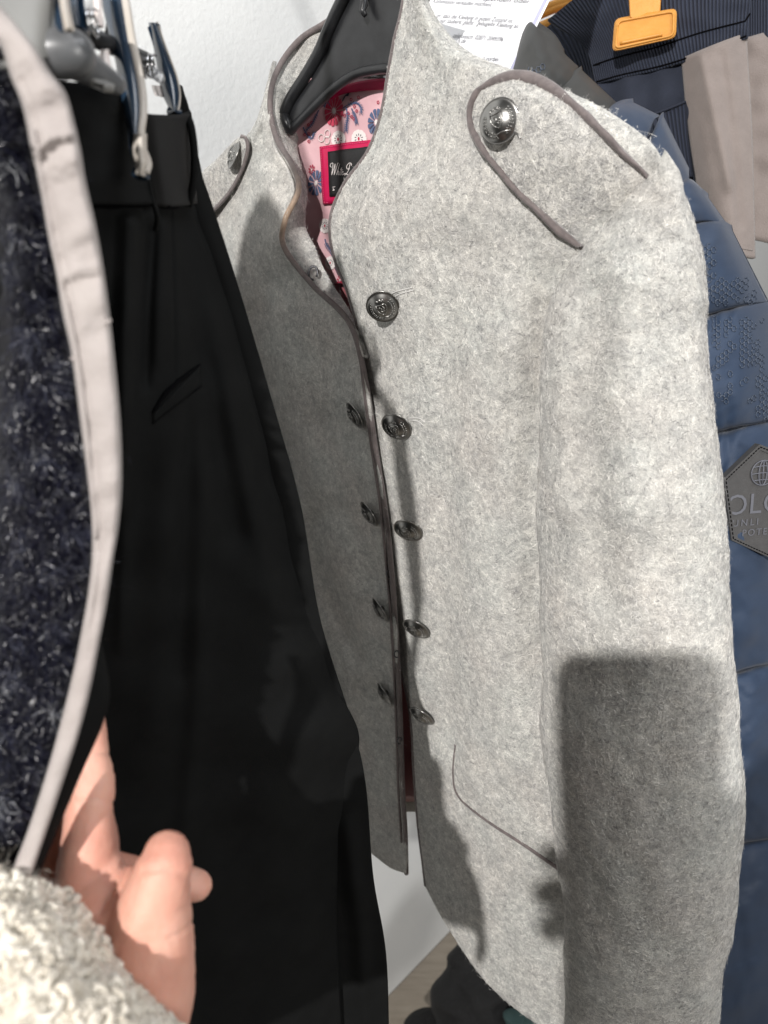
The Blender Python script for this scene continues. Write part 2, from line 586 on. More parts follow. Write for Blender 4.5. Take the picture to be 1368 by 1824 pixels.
rail_z = 1.50 + 0.56
r0 = np.array([-1.30, -0.76, rail_z]); r1 = np.array([0.95, 1.62, rail_z])
rail = thing('clothes_rail', 'round steel clothes rail carrying the hangers above the frame', 'clothes rail')
tube('rail_tube', np.array([r0, r1]), 0.0125, 'rail_steel', rail, 16)
for q in (r0, r1):
    q2 = q + (-wn) * ((WK + 1.058 * q[0] - q[1]) / math.hypot(1, 1.058) + 0.01)
    tube('wall_bracket', np.array([q, q2]), 0.008, 'rail_steel', rail, 12)

# ------------------------------------------------------------------ felt jacket
jk = thing('felt_jacket', 'pale grey felted wool jacket with mauve piping and metal buttons, hanging open', 'jacket')

RE = [(722, -70), (716, 10), (702, 70), (691, 130), (679, 200), (655, 268), (612, 328), (588, 390), (594, 455), (620, 525), (640, 610),
      (648, 740), (664, 880), (684, 1020), (707, 1160), (730, 1270), (737, 1380), (744, 1470), (752, 1535), (757, 1578)]
RR = [(745, -70), (772, 20), (836, 92), (965, 143), (1095, 205), (1178, 285), (1118, 375), (1050, 445), (1002, 520), (985, 610), (985, 700),
      (990, 820), (995, 950), (1000, 1080), (1008, 1220), (1020, 1360), (1032, 1490), (1045, 1620), (1055, 1740), (1060, 1872)]
RM = {  # middle control columns given explicitly where the hem and shoulder curve
    0: [(728, -70), (733, -70), (739, -70)], 1: [(728, 12), (742, 14), (757, 17)], 2: [(730, 75), (762, 80), (798, 84)],
    3: [(740, 136), (800, 132), (878, 130)], 4: [(748, 200), (840, 192), (960, 180)], 5: [(745, 270), (860, 262), (1010, 255)],
    6: [(715, 340), (835, 355), (970, 365)], 7: [(690, 415), (810, 438), (930, 446)],
    17: [(775, 1545), (850, 1600), (950, 1620)], 18: [(780, 1612), (850, 1692), (950, 1730)], 19: [(795, 1648), (868, 1752), (962, 1828)]}
rows = []
n = len(RE)
for i, (a, b) in enumerate(zip(RE, RR)):
    mids = RM.get(i)
    if mids is None:
        mids = [(a[0] + (b[0] - a[0]) * s, a[1] + (b[1] - a[1]) * s + 4) for s in (0.25, 0.5, 0.75)]
    f = i / (n - 1)
    top = max(0, 1 - i / 6)
    de = 0.004 + 0.012 * math.exp(-((i - 7) / 2.5) ** 2) - 0.010 * top
    dd = [de, de + 0.010 - 0.006 * top, 0.019 - 0.010 * top, 0.014 - 0.004 * top, 0.0]
    rows.append([(a[0], a[1], dd[0])] + [(q[0], q[1], d) for q, d in zip(mids, dd[1:4])] + [(b[0], b[1], dd[4])])
def right_disp(px, py):
    z = folds(([(745, 340), (705, 408), (650, 440), (600, 452)], 6, -0.0012), ([(845, 858), (862, 820), (880, 785), (912, 755)], 3.5, -0.0022),
              ([(805, 560), (800, 760), (795, 1000), (790, 1180), (800, 1300)], 24, -0.0042), ([(890, 620), (880, 900), (876, 1200)], 55, 0.0055),
              ([(985, 560), (968, 680), (958, 860), (960, 1050), (964, 1250)], 30, -0.0055), ([(905, 520), (900, 640)], 40, 0.003),
              ([(812, 1330), (808, 1380), (822, 1425), (870, 1462), (930, 1502), (1006, 1552)], 4.0, -0.0022),
              ([(828, 1350), (835, 1400), (900, 1455), (1000, 1520)], 16, 0.0018),
              ([(968, 1030), (970, 1200), (955, 1400)], 4, -0.0012), ([(790, 80), (760, 200), (735, 330)], 30, -0.002),
              ([(700, 1000), (735, 1120), (770, 1290), (800, 1400)], 22, 0.002))(px, py)
    z += 0.0016 * vnoise(px, py, 260, 3) + 0.0007 * vnoise(px, py, 90, 4) + 0.00025 * vnoise(px, py, 34, 5)
    hemw = np.clip((py - 1500) / 300, 0, 1)
    z += hemw * 0.006 * np.sin((px - 760) / 70.0)
    return z
GR = grid_pts(rows, 110, 190, right_disp)
fr = shell('front_panel', GR, 0.0028, 'felt', jk)
fr['label'] = 'brightly lit button front'
SR = Surf(GR)

# left front (farther, in the trousers' shade)
LE = [(486, 108), (479, 186), (491, 248), (519, 293), (531, 338), (506, 392), (504, 440), (553, 506), (622, 578), (652, 690), (668, 800),
      (684, 900), (697, 1020), (706, 1150), (712, 1280), (716, 1400), (721, 1480), (723, 1556)]
LL = [(485, 111), (452, 224), (396, 274), (345, 326), (330, 400), (330, 470), (335, 545), (350, 625), (375, 710), (400, 810), (420, 910),
      (440, 1010), (460, 1110), (485, 1215), (510, 1310), (535, 1390), (555, 1430), (560, 1440)]
LM = {0: [(485.3, 110.5), (485.6, 110), (485.8, 109)], 1: [(459, 214), (466, 204), (473, 195)], 2: [(424, 264), (449, 254), (470, 246)],
      3: [(388, 316), (430, 305), (474, 298)], 16: [(600, 1445), (650, 1470), (690, 1485)], 17: [(612, 1482), (655, 1515), (694, 1545)]}
rows = []
n = len(LE)
for i, (a, b) in enumerate(zip(LE, LL)):
    mids = LM.get(i) or [(b[0] + (a[0] - b[0]) * s, b[1] + (a[1] - b[1]) * s + 3) for s in (0.28, 0.55, 0.8)]
    top = max(0, 1 - i / 5)
    roll = 0.012 * math.exp(-((i - 5.5) / 1.3) ** 2)
    de = 0.018 - 0.012 * top + roll
    de = [-.030, .001, .006, .009, .013, .025, .025, .018, .016][i] if i < 9 else 0.018
    dd = [-0.03 + 0.02 * top, 0.004 - 0.004 * top, 0.014 - 0.008 * top, min(0.016 - 0.010 * top + 0.4 * roll, de + 0.002), de]
    if i == 0:
        dd = [-.036, -.034, -.033, -.032, -.030]
    rows.append([(b[0], b[1], dd[0])] + [(q[0], q[1], d) for q, d in zip(mids, dd[1:4])] + [(a[0], a[1], dd[4])])
def left_disp(px, py):
    z = folds(([(560, 930), (575, 1020), (610, 1110), (636, 1170)], 20, -0.010), ([(600, 960), (640, 1080), (660, 1180)], 34, 0.005),
              ([(618, 1160), (622, 1250), (640, 1330)], 14, 0.004), ([(575, 1130), (630, 1158)], 5, -0.002),
              ([(470, 300), (478, 340), (500, 372)], 20, 0.004), ([(630, 620), (655, 800), (680, 960), (695, 1150), (700, 1400)], 9, 0.0025),
              ([(500, 560), (520, 700), (560, 850)], 30, 0.004), ([(455, 560), (480, 700), (520, 860)], 22, -0.006))(px, py)
    return z + 0.0018 * vnoise(px, py, 200, 13) + 0.0007 * vnoise(px, py, 80, 14)
GL = grid_pts(rows, 90, 160, left_disp)
fl = shell('front_panel', GL, 0.0028, 'felt', jk)
fl['label'] = 'shaded front panel behind the black trousers'
SL = Surf(GL)

# sleeve with its head, closed tube
SV = [(1186, 268, 1214, 318), (1150, 312, 1234, 376), (1092, 382, 1244, 448), (1036, 442, 1252, 530), (992, 525, 1262, 630), (972, 630, 1275, 750),
      (964, 770, 1287, 890), (962, 950, 1299, 1040), (968, 1150, 1307, 1195), (985, 1350, 1310, 1350), (1005, 1540, 1303, 1525), (1021, 1720, 1281, 1720), (1017, 1880, 1250, 1880)]
rows = []
for i, (a, b, c, d) in enumerate(SV):
    k = i / 12
    tl = float(plane_t(a, b)) + [.004, .004, .004, .002, .002, .002, 0, -.004, -.014, -.022, -.028, -.030, -.030][i]
    tr = float(plane_t(c, d)) + 0.010 + 0.004 * min(1, i / 5)
    ft = [0.008, 0.013, 0.018, 0.023, 0.028, 0.033, 0.036, 0.038, 0.039, 0.039, 0.038, 0.036, 0.034][i]
    bk = min(0.055, 0.02 + 0.012 * i)
    rows.append((a, b, c, d, tl, tr, ft, bk))
GS, _ = ring_tube(rows, 110, 190)
# wrinkle the sleeve
px, py, _ = proj(GS)
nS = grid_normals(np.concatenate([GS, GS[:, :1]], 1))[:, :-1]
ctr = GS.mean(1, keepdims=True)
if np.mean(np.sum(nS * (GS - ctr), -1)) < 0:
    nS = -nS
GS = GS + nS * (0.0016 * vnoise(px, py, 260, 3) + 0.0004 * vnoise(px, py, 90, 4) + 0.00025 * vnoise(px, py, 34, 5) + folds(([(1062, 520), (1048, 700), (1058, 900), (1075, 1060)], 30, -0.0055), ([(1130, 520), (1120, 700), (1140, 900)], 50, 0.005), ([(1010, 560), (1000, 720), (1005, 900)], 26, 0.003))(px, py))[..., None]
V, f = closed_mesh(GS)
mesh_obj('sleeve', V, f, 'felt', jk)
SS = Surf(GS)
SRS = Surf(GR, GS)

# back panel (felt outside, lining inside)
rows = []
for y, xl, xr, d in ((128, 560, 760, -0.054), (240, 480, 900, -0.046), (400, 450, 960, -0.040), (600, 450, 975, -0.060), (850, 500, 985, -0.060), (1100, 560, 995, -0.062), (1300, 620, 1010, -0.060), (1446, 650, 1030, -0.055)):
    rows.append([(xl + (xr - xl) * s, y, d - 0.01 * (1 - (2 * s - 1) ** 2) + (0.02 if s in (0, 1) else 0)) for s in (0, 0.25, 0.5, 0.75, 1)])
GB = grid_pts(rows, 40, 60, lambda px, py: 0.0015 * vnoise(px, py, 150, 31))
shell('back_panel', GB, 0.003, 'felt', jk)
# lining: printed cotton yoke, satin below
def lin_rows(ya, yb, k, inset):
    out = []
    for y in np.linspace(ya, yb, k):
        r = np.interp(y, [128, 240, 400, 600, 850, 1100, 1300, 1446], np.arange(8))
        i = min(int(r), 6); f = r - i
        A = np.array(rows[i]) * (1 - f) + np.array(rows[i + 1]) * f
        A = A.copy(); A[:, 1] = y
        A[:, 2] += inset
        out.append([tuple(q) for q in A])
    return out
GY = grid_pts(lin_rows(140, 505, 6, 0.010), 60, 60, lambda px, py: 0.0012 * vnoise(px, py, 90, 33))
yoke = shell('lining', GY, 0.001, 'lining_pink', jk)
yoke['label'] = 'pink floral printed cotton yoke'
GP = grid_pts(lin_rows(498, 1428, 9, 0.008), 50, 90, lambda px, py: 0.003 * vnoise(px, py, 120, 35))
sat = shell('lining', GP, 0.001, 'satin_plum', jk)
sat['label'] = 'plum satin body lining'
SY = Surf(GY)

# inner collar and facing band
CB = [((775, -80, -0.06), (715, 132, -0.075)), ((690, -45, -0.088), (670, 134, -0.088)), ((592, 32, -0.080), (606, 158, -0.084)), ((532, 72, -0.052), (566, 196, -0.070)),
      ((492, 128, -0.018), (536, 240, -0.050)), ((480, 186, 0.002), (540, 285, -0.038)), ((492, 248, 0.007), (549, 318, -0.032)), ((519, 293, 0.010), (553, 350, -0.026)),
      ((531, 338, 0.014), (551, 380, -0.022)), ((507, 392, 0.026), (551, 405, -0.018)), ((505, 440, 0.026), (563, 436, -0.012)), ((554, 506, 0.018), (587, 492, -0.004)),
      ((623, 578, 0.016), (632, 560, 0.002)), ((648, 640, 0.016), (652, 620, 0.006))]
CB = [((a[0], a[1], a[2] * (0.62 if a[2] < 0 else 1)), (b[0], b[1], b[2] * (0.62 if b[2] < 0 else 1))) for a, b in CB]
rows = []
for a, b in CB:
    A, B = np.array(a, float), np.array(b, float)
    rows.append([tuple(A), tuple(A * 0.7 + B * 0.3 + np.array([0, 0, 0.002])), tuple(A * 0.35 + B * 0.65), tuple(B)])
GC = grid_pts(rows, 34, 130, lambda px, py: 0.0010 * vnoise(px, py, 70, 41))
GC = GC - face_viewer(GC) * 0.003
shell('collar', GC, 0.0024, 'felt', jk)
SC = Surf(GC)

# piping along the free edges
def edge_pipe(name, G_edge, r, mat, off, parent=jk, a=0, b=None, flat=1.0):
    p = G_edge[a:b]
    return tube(name, p + off, r, mat, parent, 10, flat)
nR = face_viewer(GR); nL = face_viewer(GL)
edge_pipe('piping', GR[:, 0], 0.0020, 'piping', nR[:, 0] * -0.0012)
ctl = [a for a, b in CB[:13]] + [(x, y, 0.018) for x, y in LE[9:]]
A = cr1(np.array(ctl, float), 300)
path = P(A[:, 0] + 1, A[:, 1], plane_t(A[:, 0], A[:, 1]) - A[:, 2] + 0.0008)
V, f = tube_data(path, np.interp(np.arange(300), [0, 60, 150, 299], [.0026, .0027, .0025, .0022]), 10)
cp = tube('piping', path, 0.0021, 'piping_lit_tan', jk, 10)
cp['label'] = 'mauve collar piping with lit tan painted in at the bend'
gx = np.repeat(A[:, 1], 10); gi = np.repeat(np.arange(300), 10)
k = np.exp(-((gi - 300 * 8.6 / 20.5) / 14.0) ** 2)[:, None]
set_attr_color(cp.data, 'fibre', (1 - k) * np.array([0.145, 0.12, 0.117]) + k * np.array([0.36, 0.255, 0.18]))  # lamplight on the bend is put into the colour as tan
# second dark ridge beside the opening
p = SL.path([(640, 612), (650, 700), (663, 800), (678, 900), (690, 1020), (700, 1150), (706, 1280), (710, 1400), (716, 1500)], 90, 0.0006)
tube('placket_seam', p, 0.0011, 'piping', jk, 8)

# epaulettes
def band(name, surf, pts, wpx, lift, mat, parent, n=110, fade=0):
    A = cr1(np.asarray(pts, float), n)
    d = np.gradient(A, axis=0); d /= np.linalg.norm(d, axis=1, keepdims=True)
    e = np.stack([-d[:, 1], d[:, 0]], -1)
    G = np.zeros((n, 7, 3))
    for i in range(n):
        k = min(1, (min(i, n - 1 - i) + 1) / fade) if fade else 1
        for j, q in enumerate(np.linspace(-1, 1, 7)):
            x, y = A[i] + e[i] * q * wpx * (0.55 + 0.45 * k)
            G[i, j] = surf.hit(x, y, lift * (0.25 + 0.75 * math.sqrt(max(0, 1 - q * q))) * (0.3 + 0.7 * k))[0]
    for _ in range(3):
        G[1:-1] = (G[:-2] + 2 * G[1:-1] + G[2:]) / 4
    return shell(name, G, 0.0022, mat, parent)
def epaulette(surf, left, right, tip, lift, pipe_r, name='epaulette', npipe=90):
    """left/right: paired outline points from the shoulder end to near the tip, tip: point of the rounded end"""
    La, Ra = cr1(np.array(left, float), 26), cr1(np.array(right, float), 26)
    G = np.zeros((27, 9, 3))
    for i in range(26):
        for j, s in enumerate(np.linspace(0, 1, 9)):
            x, y = La[i] * (1 - s) + Ra[i] * s
            G[i, j] = surf.hit(x, y, lift * (0.8 + 0.5 * math.sin(math.pi * s)) * min(1, (i - 2) / 10))[0]
    a, b = np.array(left[-1], float), np.array(right[-1], float)
    for j, s in enumerate(np.linspace(0, 1, 9)):
        q = (1 - s) ** 2 * a + 2 * s * (1 - s) * (2 * np.array(tip) - (a + b) / 2) + s * s * b
        G[26, j] = surf.hit(q[0], q[1], lift * 0.8)[0]
    e = thing_part(name, G, lift)
    return e, G
def thing_part(name, G, lift):
    return shell(name, G, lift * 0.85, 'felt', jk)
EL = [(1038, 442), (985, 396), (930, 341), (882, 287), (852, 238)]
ER = [(1152, 314), (1085, 252), (1015, 192), (955, 154), (905, 146)]
ep, GE = epaulette(SRS, EL, ER, (856, 168), 0.0048, 0.003)
nE = face_viewer(GE)
pp = EL + [(844, 200), (860, 164)] + ER[::-1]
band('piping', SRS, pp, 8.0, 0.0058, 'piping', ep, 120, 10)
fE = Surf(GE)
EL2 = [(352, 388), (380, 374), (408, 343), (428, 308), (437, 283)]
ER2 = [(350, 330), (372, 303), (395, 274), (414, 254), (428, 243)]
class PlaneSurf:
    def __init__(self, d):
        self.d = d
    def hit(self, px, py, off=0.0):
        return P(px, py, plane_t(px, py) - self.d - off), -FW
    def path(self, pts, n, off=0.0):
        A = cr1(np.asarray(pts, float), n)
        return P(A[:, 0], A[:, 1], plane_t(A[:, 0], A[:, 1]) - self.d - off)
SLe = PlaneSurf(0.012)
ep2, GE2 = epaulette(SLe, EL2, ER2, (440, 248), 0.0045, 0.003)
band('piping', SLe, EL2 + [(441, 262), (437, 246)] + ER2[:-2:-1], 4.0, 0.0062, 'piping', ep2, 80)
fE2 = Surf(GE2)

# metal buttons with an embossed crest
def button_mesh():
    parts = []
    rr = np.array([0, .12, .25, .4, .55, .7, .82, .9, .94, .97, 1.0, 1.0, .97, .9, .5, .18, .18, 0])
    zz = np.array([.36, .355, .34, .305, .25, .175, .10, .055, .05, .065, .045, 0, -.03, -.04, -.07, -.08, -.30, -.30])
    seg = 40
    a = np.linspace(0, 2 * np.pi, seg, endpoint=False)
    V = np.stack([rr[:, None] * np.cos(a), rr[:, None] * np.sin(a), np.repeat(zz[:, None], seg, 1)], -1).reshape(-1, 3)
    fc = []
    for i in range(len(rr) - 1):
        for j in range(seg):
            k = (j + 1) % seg
            fc.append((i * seg + j, (i + 1) * seg + j, (i + 1) * seg + k, i * seg + k))
    parts.append((V, fc))
    dome = lambda x, y: np.interp(np.hypot(x, y), rr[:11], zz[:11])
    def blob(x, y, sx, sy, sz, rot):
        bm = bmesh.new()
        bmesh.ops.create_icosphere(bm, subdivisions=1, radius=1)
        v = np.array([q.co for q in bm.verts])
        fcs = [tuple(q.index for q in g.verts) for g in bm.faces]
        bm.free()
        c, s = math.cos(rot), math.sin(rot)
        v = v * [sx, sy, sz]
        v = np.stack([v[:, 0] * c - v[:, 1] * s + x, v[:, 0] * s + v[:, 1] * c + y, v[:, 2]], -1)
        v[:, 2] += dome(v[:, 0], v[:, 1])
        parts.append((v, fcs))
    for s in (-1, 1):                       # laurel sprays
        for k in range(9):
            g = -math.pi / 2 + s * (0.35 + k * 0.22)
            for q, rad in ((0.35, 0.60), (-0.35, 0.72)):
                blob(rad * math.cos(g), rad * math.sin(g), 0.075, 0.032, 0.05, g + math.pi / 2 * s + q)
    def stroke(pts, r):
        A = cr1(np.array(pts, float), 14)
        path = np.c_[A, dome(A[:, 0], A[:, 1]) + 0.01]
        parts.append(tube_data(path, r, 6))
    stroke([(-.28, .30), (-.30, .0), (-.18, -.22), (0, -.36), (.18, -.22), (.30, .0), (.28, .30), (0, .26), (-.28, .30)], 0.04)
    stroke([(-.14, .16), (-.02, .04), (-.10, -.08), (.06, -.16)], 0.045)
    stroke([(.10, .18), (.16, .02), (.04, -.02), (.13, -.12)], 0.04)
    stroke([(-.26, .40), (-.20, .55), (-.08, .46), (0, .60), (.08, .46), (.20, .55), (.26, .40)], 0.035)
    stroke([(-.45, -.62), (-.15, -.56), (.15, -.56), (.45, -.62)], 0.04)
    return join(parts)
BV, BF = button_mesh()
bmesh_data = None
def button(loc, nrm, radius, parent, up=None, spin=0.0):
    global bmesh_data
    if bmesh_data is None:
        o = mesh_obj('button', BV, BF, 'gunmetal', parent)
        bmesh_data = o.data
    else:
        o = bpy.data.objects.new('button', bmesh_data)
        COL.objects.link(o)
        o.parent = parent
    z = Vector(nrm).normalized()
    x = Vector((0, 0, 1)).cross(z).normalized()
    y = z.cross(x)
    M = Matrix((x, y, z)).transposed().to_4x4()
    M = Matrix.Translation(Vector(loc)) @ M @ Matrix.Rotation(spin, 4, 'Z') @ Matrix.Scale(radius, 4)
    o.matrix_world = M
    return o
def tilt(dx, dy, c):
    """normal from its image direction (dx right, dy up) and its cosine towards the viewer"""
    s = math.sqrt(max(0, 1 - c * c))
    h = math.hypot(dx, dy)
    return (RT * dx / h + UP * dy / h) * s - FW * c
def put_button(surf, px, py, nrm, lift=0.0045, r=0.0105, parent=jk, spin=0.0):
    p, _ = surf.hit(px, py, 0.0)
    p = p + (CAM - p) / np.linalg.norm(CAM - p) * lift
    return button(p, nrm, r, parent, spin=spin)
put_button(fE, 890, 216, tilt(-0.7, -0.35, 0.83), 0.0035, 0.0112, ep, 0.4)
put_button(fE2, 417, 276, tilt(-0.93, 0.25, 0.50), 0.003, 0.0105, ep2, 0.3)
for x, y, dx, dy, c in ((682, 546, -0.2, -1, 0.70), (706, 760, -0.5, -0.85, 0.62), (727, 945, -0.45, -0.9, 0.60), (741, 1120, -0.55, -0.85, 0.54), (751, 1275, -0.6, -0.8, 0.47)):
    put_button(SR, x, y, tilt(dx, dy, c), 0.0125, 0.0110, jk, 0.2 + 0.3 * random.random())
for x, y in ((632, 740), (657, 915), (677, 1086), (685, 1236)):
    put_button(SL, x, y, tilt(-0.88, -0.55, 0.24), 0.0062, 0.0105, jk, random.random())

# thread shanks, buttonhole stitching, hooks and eyes
def stitch(surf, pts, r, mat, n=24, off=0.0005, name='stitching'):
    return tube(name, surf.path(pts, n, off), r, mat, jk, 6)
for pts in ([(690, 529), (705, 520), (735, 512)], [(700, 531), (715, 523), (737, 517)], [(728, 748), (745, 750), (756, 758)], [(727, 745), (748, 745), (757, 752)], [(742, 935), (748, 934)]):
    stitch(SR, pts, 0.00035, 'light_thread')
stitch(fE, [(915, 232), (922, 238), (928, 246)], 0.00045, 'gunmetal')
for x, y, ang in ((555, 491, 0.6),):
    c, nn = SC.hit(x, y, 0.003)
    t1 = RT; t2 = UP
    a = np.linspace(-0.6, 5.0, 22)
    loop = np.array([c + (RT * math.cos(q) * 0.0032 + UP * math.sin(q) * 0.0042) + nn * 0.001 * math.sin(q) for q in a])
    tube('hook_eye', loop, 0.0009, 'hook_metal', jk, 8)
for x, y in ((697, 1018), (712, 1176), (717, 1316)):
    c, nn = SL.hit(x - 4, y, 0.0025)
    c = c + RT * 0.002
    a = np.linspace(0, 5.2, 16)
    loop = np.array([c + (RT * math.cos(q) * 0.0020 + UP * math.sin(q) * 0.0026) + nn * 0.001 for q in a])
    tube('hook_eye', loop, 0.0006, 'hook_metal', jk, 6)

# pocket piping on the lit front and chest dart
tube('pocket_piping', SR.path([(811, 1326), (807, 1380), (818, 1420), (868, 1462), (930, 1502), (990, 1543), (1012, 1558)], 70, 0.0002), np.interp(np.arange(70), [0, 20, 69], [0.0006, 0.0009, 0.0019]), 'piping', jk, 8)
tube('dart_seam', SR.path([(842, 862), (850, 845), (864, 815), (876, 792)], 20, -0.0003), 0.00028, 'crease_thread', jk, 6)

# neck tape, woven label, floral print
tape = np.stack([np.array([SY.hit(x, y, 0.0012)[0] for x, y in cr1(np.array(l, float), 24)]) for l in
                 ([(588, 172), (610, 156), (640, 146), (680, 141), (720, 140)], [(590, 178), (612, 168), (642, 163), (682, 160), (722, 158)])])
tape = cr1(tape, 5)
shell('neck_tape', tape, 0.001, 'magenta', jk)
def quad_patch(surf, TL, TR, BR, BL, off, nu=14, nv=14):
    G = np.zeros((nv, nu, 3))
    for i, g in enumerate(np.linspace(0, 1, nv)):
        for j, f in enumerate(np.linspace(0, 1, nu)):
            q = (np.array(TL) * (1 - f) + np.array(TR) * f) * (1 - g) + (np.array(BL) * (1 - f) + np.array(BR) * f) * g
            G[i, j] = surf.hit(q[0], q[1], off)[0]
    return G
lab = shell('brand_label', quad_patch(SY, (571, 262), (668, 250), (676, 352), (578, 364), 0.0022), 0.0012, 'magenta', jk)
lab['label'] = 'black woven label with magenta border'
shell('label_face', quad_patch(SY, (588, 272), (662, 263), (668, 342), (592, 350), 0.0032), 0.0008, 'label_black', lab)
Z = lambda pts: [(500 + x / 6.218, 130 + y / 6.218) for x, y in pts]
strokes = [[(598, 1050), (586, 1040), (592, 1012), (614, 1008), (612, 1060), (600, 1140)], [(600, 1140), (628, 1060), (642, 1012)], [(642, 1012), (636, 1080), (628, 1140)], [(628, 1140), (654, 1060), (670, 1008), (682, 1002)],
           [(692, 1010), (674, 1070), (656, 1140)], [(660, 1122), (674, 1094), (682, 1100), (674, 1132), (682, 1136)], [(696, 1095), (687, 1130), (694, 1136)], [(699, 1070), (701, 1072)],
           [(714, 1050), (699, 1130), (707, 1136)], [(698, 1080), (722, 1076)], [(713, 1118), (729, 1102), (721, 1092), (711, 1116), (719, 1136), (735, 1122)],
           [(820, 1026), (818, 1000), (790, 1000), (766, 1035), (776, 1064), (800, 1060)], [(806, 1004), (786, 1080), (758, 1130), (738, 1136), (742, 1120), (764, 1126), (796, 1138)],
           [(612, 1272), (640, 1268)], [(616, 1288), (632, 1300), (612, 1302)]]
parts = [tube_data(SY.path(Z(s), 18, 0.0036), 0.00026, 5) for s in strokes]
V, f = join(parts)
mesh_obj('label_lettering', V, f, 'print_white', lab)
for pts in ([(574, 266), (581, 362)], [(574, 265), (660, 255)], [(580, 361), (590, 360)]):
    parts = []
    A = np.array(pts, float)
    ln = np.hypot(*(A[1] - A[0])); k = int(ln / 4)
    for i in range(k):
        s0, s1 = i / k, (i + 0.55) / k
        parts.append(tube_data(np.array([SY.hit(*(A[0] * (1 - s) + A[1] * s), 0.0026)[0] for s in (s0, s1)]), 0.0003, 5))
    V, f = join(parts)
    mesh_obj('stitching', V, f, 'pink_thread', lab)

PR = {'print_white': [], 'print_red': [], 'print_blue': [], 'print_dark': []}
def poly(mat, pts, off=0.0011):
    v = np.array([SY.hit(x, y, off)[0] for x, y in pts])
    PR[mat].append((v, [tuple(range(len(v)))]))
def petal(mat, cx, cy, a, r0, r1, wd, ax=0.62, rot=0.0, off=0.0011):
    pts = []
    for s, ww in ((r0, 0.12), (r0 + (r1 - r0) * .5, 0.65), (r1 * .93, 1.0), (r1, 0.55), (r1, -0.55), (r1 * .93, -1.0), (r0 + (r1 - r0) * .5, -0.65), (r0, -0.12)):
        x, y = s * math.cos(a) - ww * wd * math.sin(a), s * math.sin(a) + ww * wd * math.cos(a)
        x *= ax
        pts.append((cx + x * math.cos(rot) - y * math.sin(rot), cy + x * math.sin(rot) + y * math.cos(rot)))
    poly(mat, pts, off)
def daisy(mat, cx, cy, R, n=12, ax=0.62, rot=0.12, centre='print_white'):
    for k in range(n):
        petal(mat, cx, cy, 2 * math.pi * k / n + 0.1, R * 0.26, R, R * 0.19, ax, rot)
    petalc = [(cx + ax * R * 0.2 * math.cos(q), cy + R * 0.2 * math.sin(q)) for q in np.linspace(0, 6.28, 10)[:-1]]
    poly(centre, petalc, 0.0012)
def wflower(cx, cy, R, ax=0.8):
    for k in range(11):
        petal('print_white', cx, cy, 2 * math.pi * k / 11, R * 0.1, R, R * 0.26, ax, 0.0, 0.0009)
    for k in range(10):
        petal('print_dark', cx, cy, 2 * math.pi * k / 10 + 0.3, R * 0.28, R * 0.55, R * 0.06, ax, 0.0, 0.0012)
    poly('print_red', [(cx + ax * R * 0.14 * math.cos(q), cy + R * 0.2 * math.sin(q)) for q in np.linspace(0, 6.28, 9)[:-1]], 0.0013)
def line(mat, pts, r=0.00028, n=12, off=0.0010):
    PR[mat].append(tube_data(SY.path(pts, n, off), r, 4, 1.0))
def branch(pts, leaf=4.0, berries=True, mat='print_blue'):
    line(mat, pts, 0.0005, 14)
    A = cr1(np.array(pts, float), 12)
    for i in range(2, 12):
        d = A[i] - A[i - 1]; d /= np.hypot(*d) + 1e-9
        for s in (-1, 1):
            e = np.array([-d[1], d[0]]) * s
            q = A[i]
            poly(mat, [q, q + d * leaf * .5 + e * leaf * .45, q + d * leaf * 1.2 + e * leaf * .95, q + d * leaf * .35 + e * leaf * .8])
def berry(cx, cy, r=2.4):
    line('print_red', [(cx + 0.8 * r * math.cos(q), cy + r * math.sin(q)) for q in np.linspace(0, 6.2, 8)], 0.00028, 10)
daisy('print_red', 596, 198, 27, 13)
daisy('print_blue', 672, 218, 24, 12)
daisy('print_blue', 564, 326, 23, 11)
daisy('print_blue', 583, 178, 15, 10)
branch([(612, 193), (625, 186), (637, 184), (645, 192), (645, 202)], 3.6)
branch([(618, 192), (621, 208), (619, 222), (618, 234)], 4.2)
branch([(628, 194), (634, 208), (637, 220)], 3.4)
for b in ((627, 178), (640, 174), (633, 190), (637, 198), (622, 202), (615, 206), (628, 208), (632, 212), (675, 183)):
    berry(*b)
branch([(568, 196), (562, 210), (556, 222), (546, 232)], 3.4)
branch([(541, 226), (548, 240), (556, 246), (560, 236)], 3.2)
for b in ((550, 222), (556, 218), (551, 238), (544, 240), (551, 252)):
    berry(*b)
wflower(604, 249, 16)
wflower(641, 248, 17)
for c in ((573, 246), (584, 238), (583, 250)):
    line('print_white', [(c[0] + 5 * math.cos(q), c[1] + 7 * math.sin(q)) for q in np.linspace(0, 6.2, 10)], 0.0003, 14)
line('print_dark', [(611, 181), (616, 172), (622, 167)], 0.0005)
poly('print_dark', [(616, 172), (624, 165), (622, 172)])
wflower(580, 402, 13)
daisy('print_red', 556, 302, 9, 8)
branch([(580, 425), (584, 437), (592, 448), (596, 455)], 4)
daisy('print_red', 597, 442, 11, 8)
wflower(590, 468, 12)
branch([(598, 470), (602, 480), (606, 488)], 3.5, mat='print_dark')
daisy('print_red', 607, 498, 9, 8)
for k, nm in (('print_white', 'white_print'), ('print_red', 'red_print'), ('print_blue', 'blue_print'), ('print_dark', 'dark_print')):
    V, f = join(PR[k])
    o = mesh_obj(nm, V, f, k, yoke, smooth=False)
    o['kind'] = 'stuff'

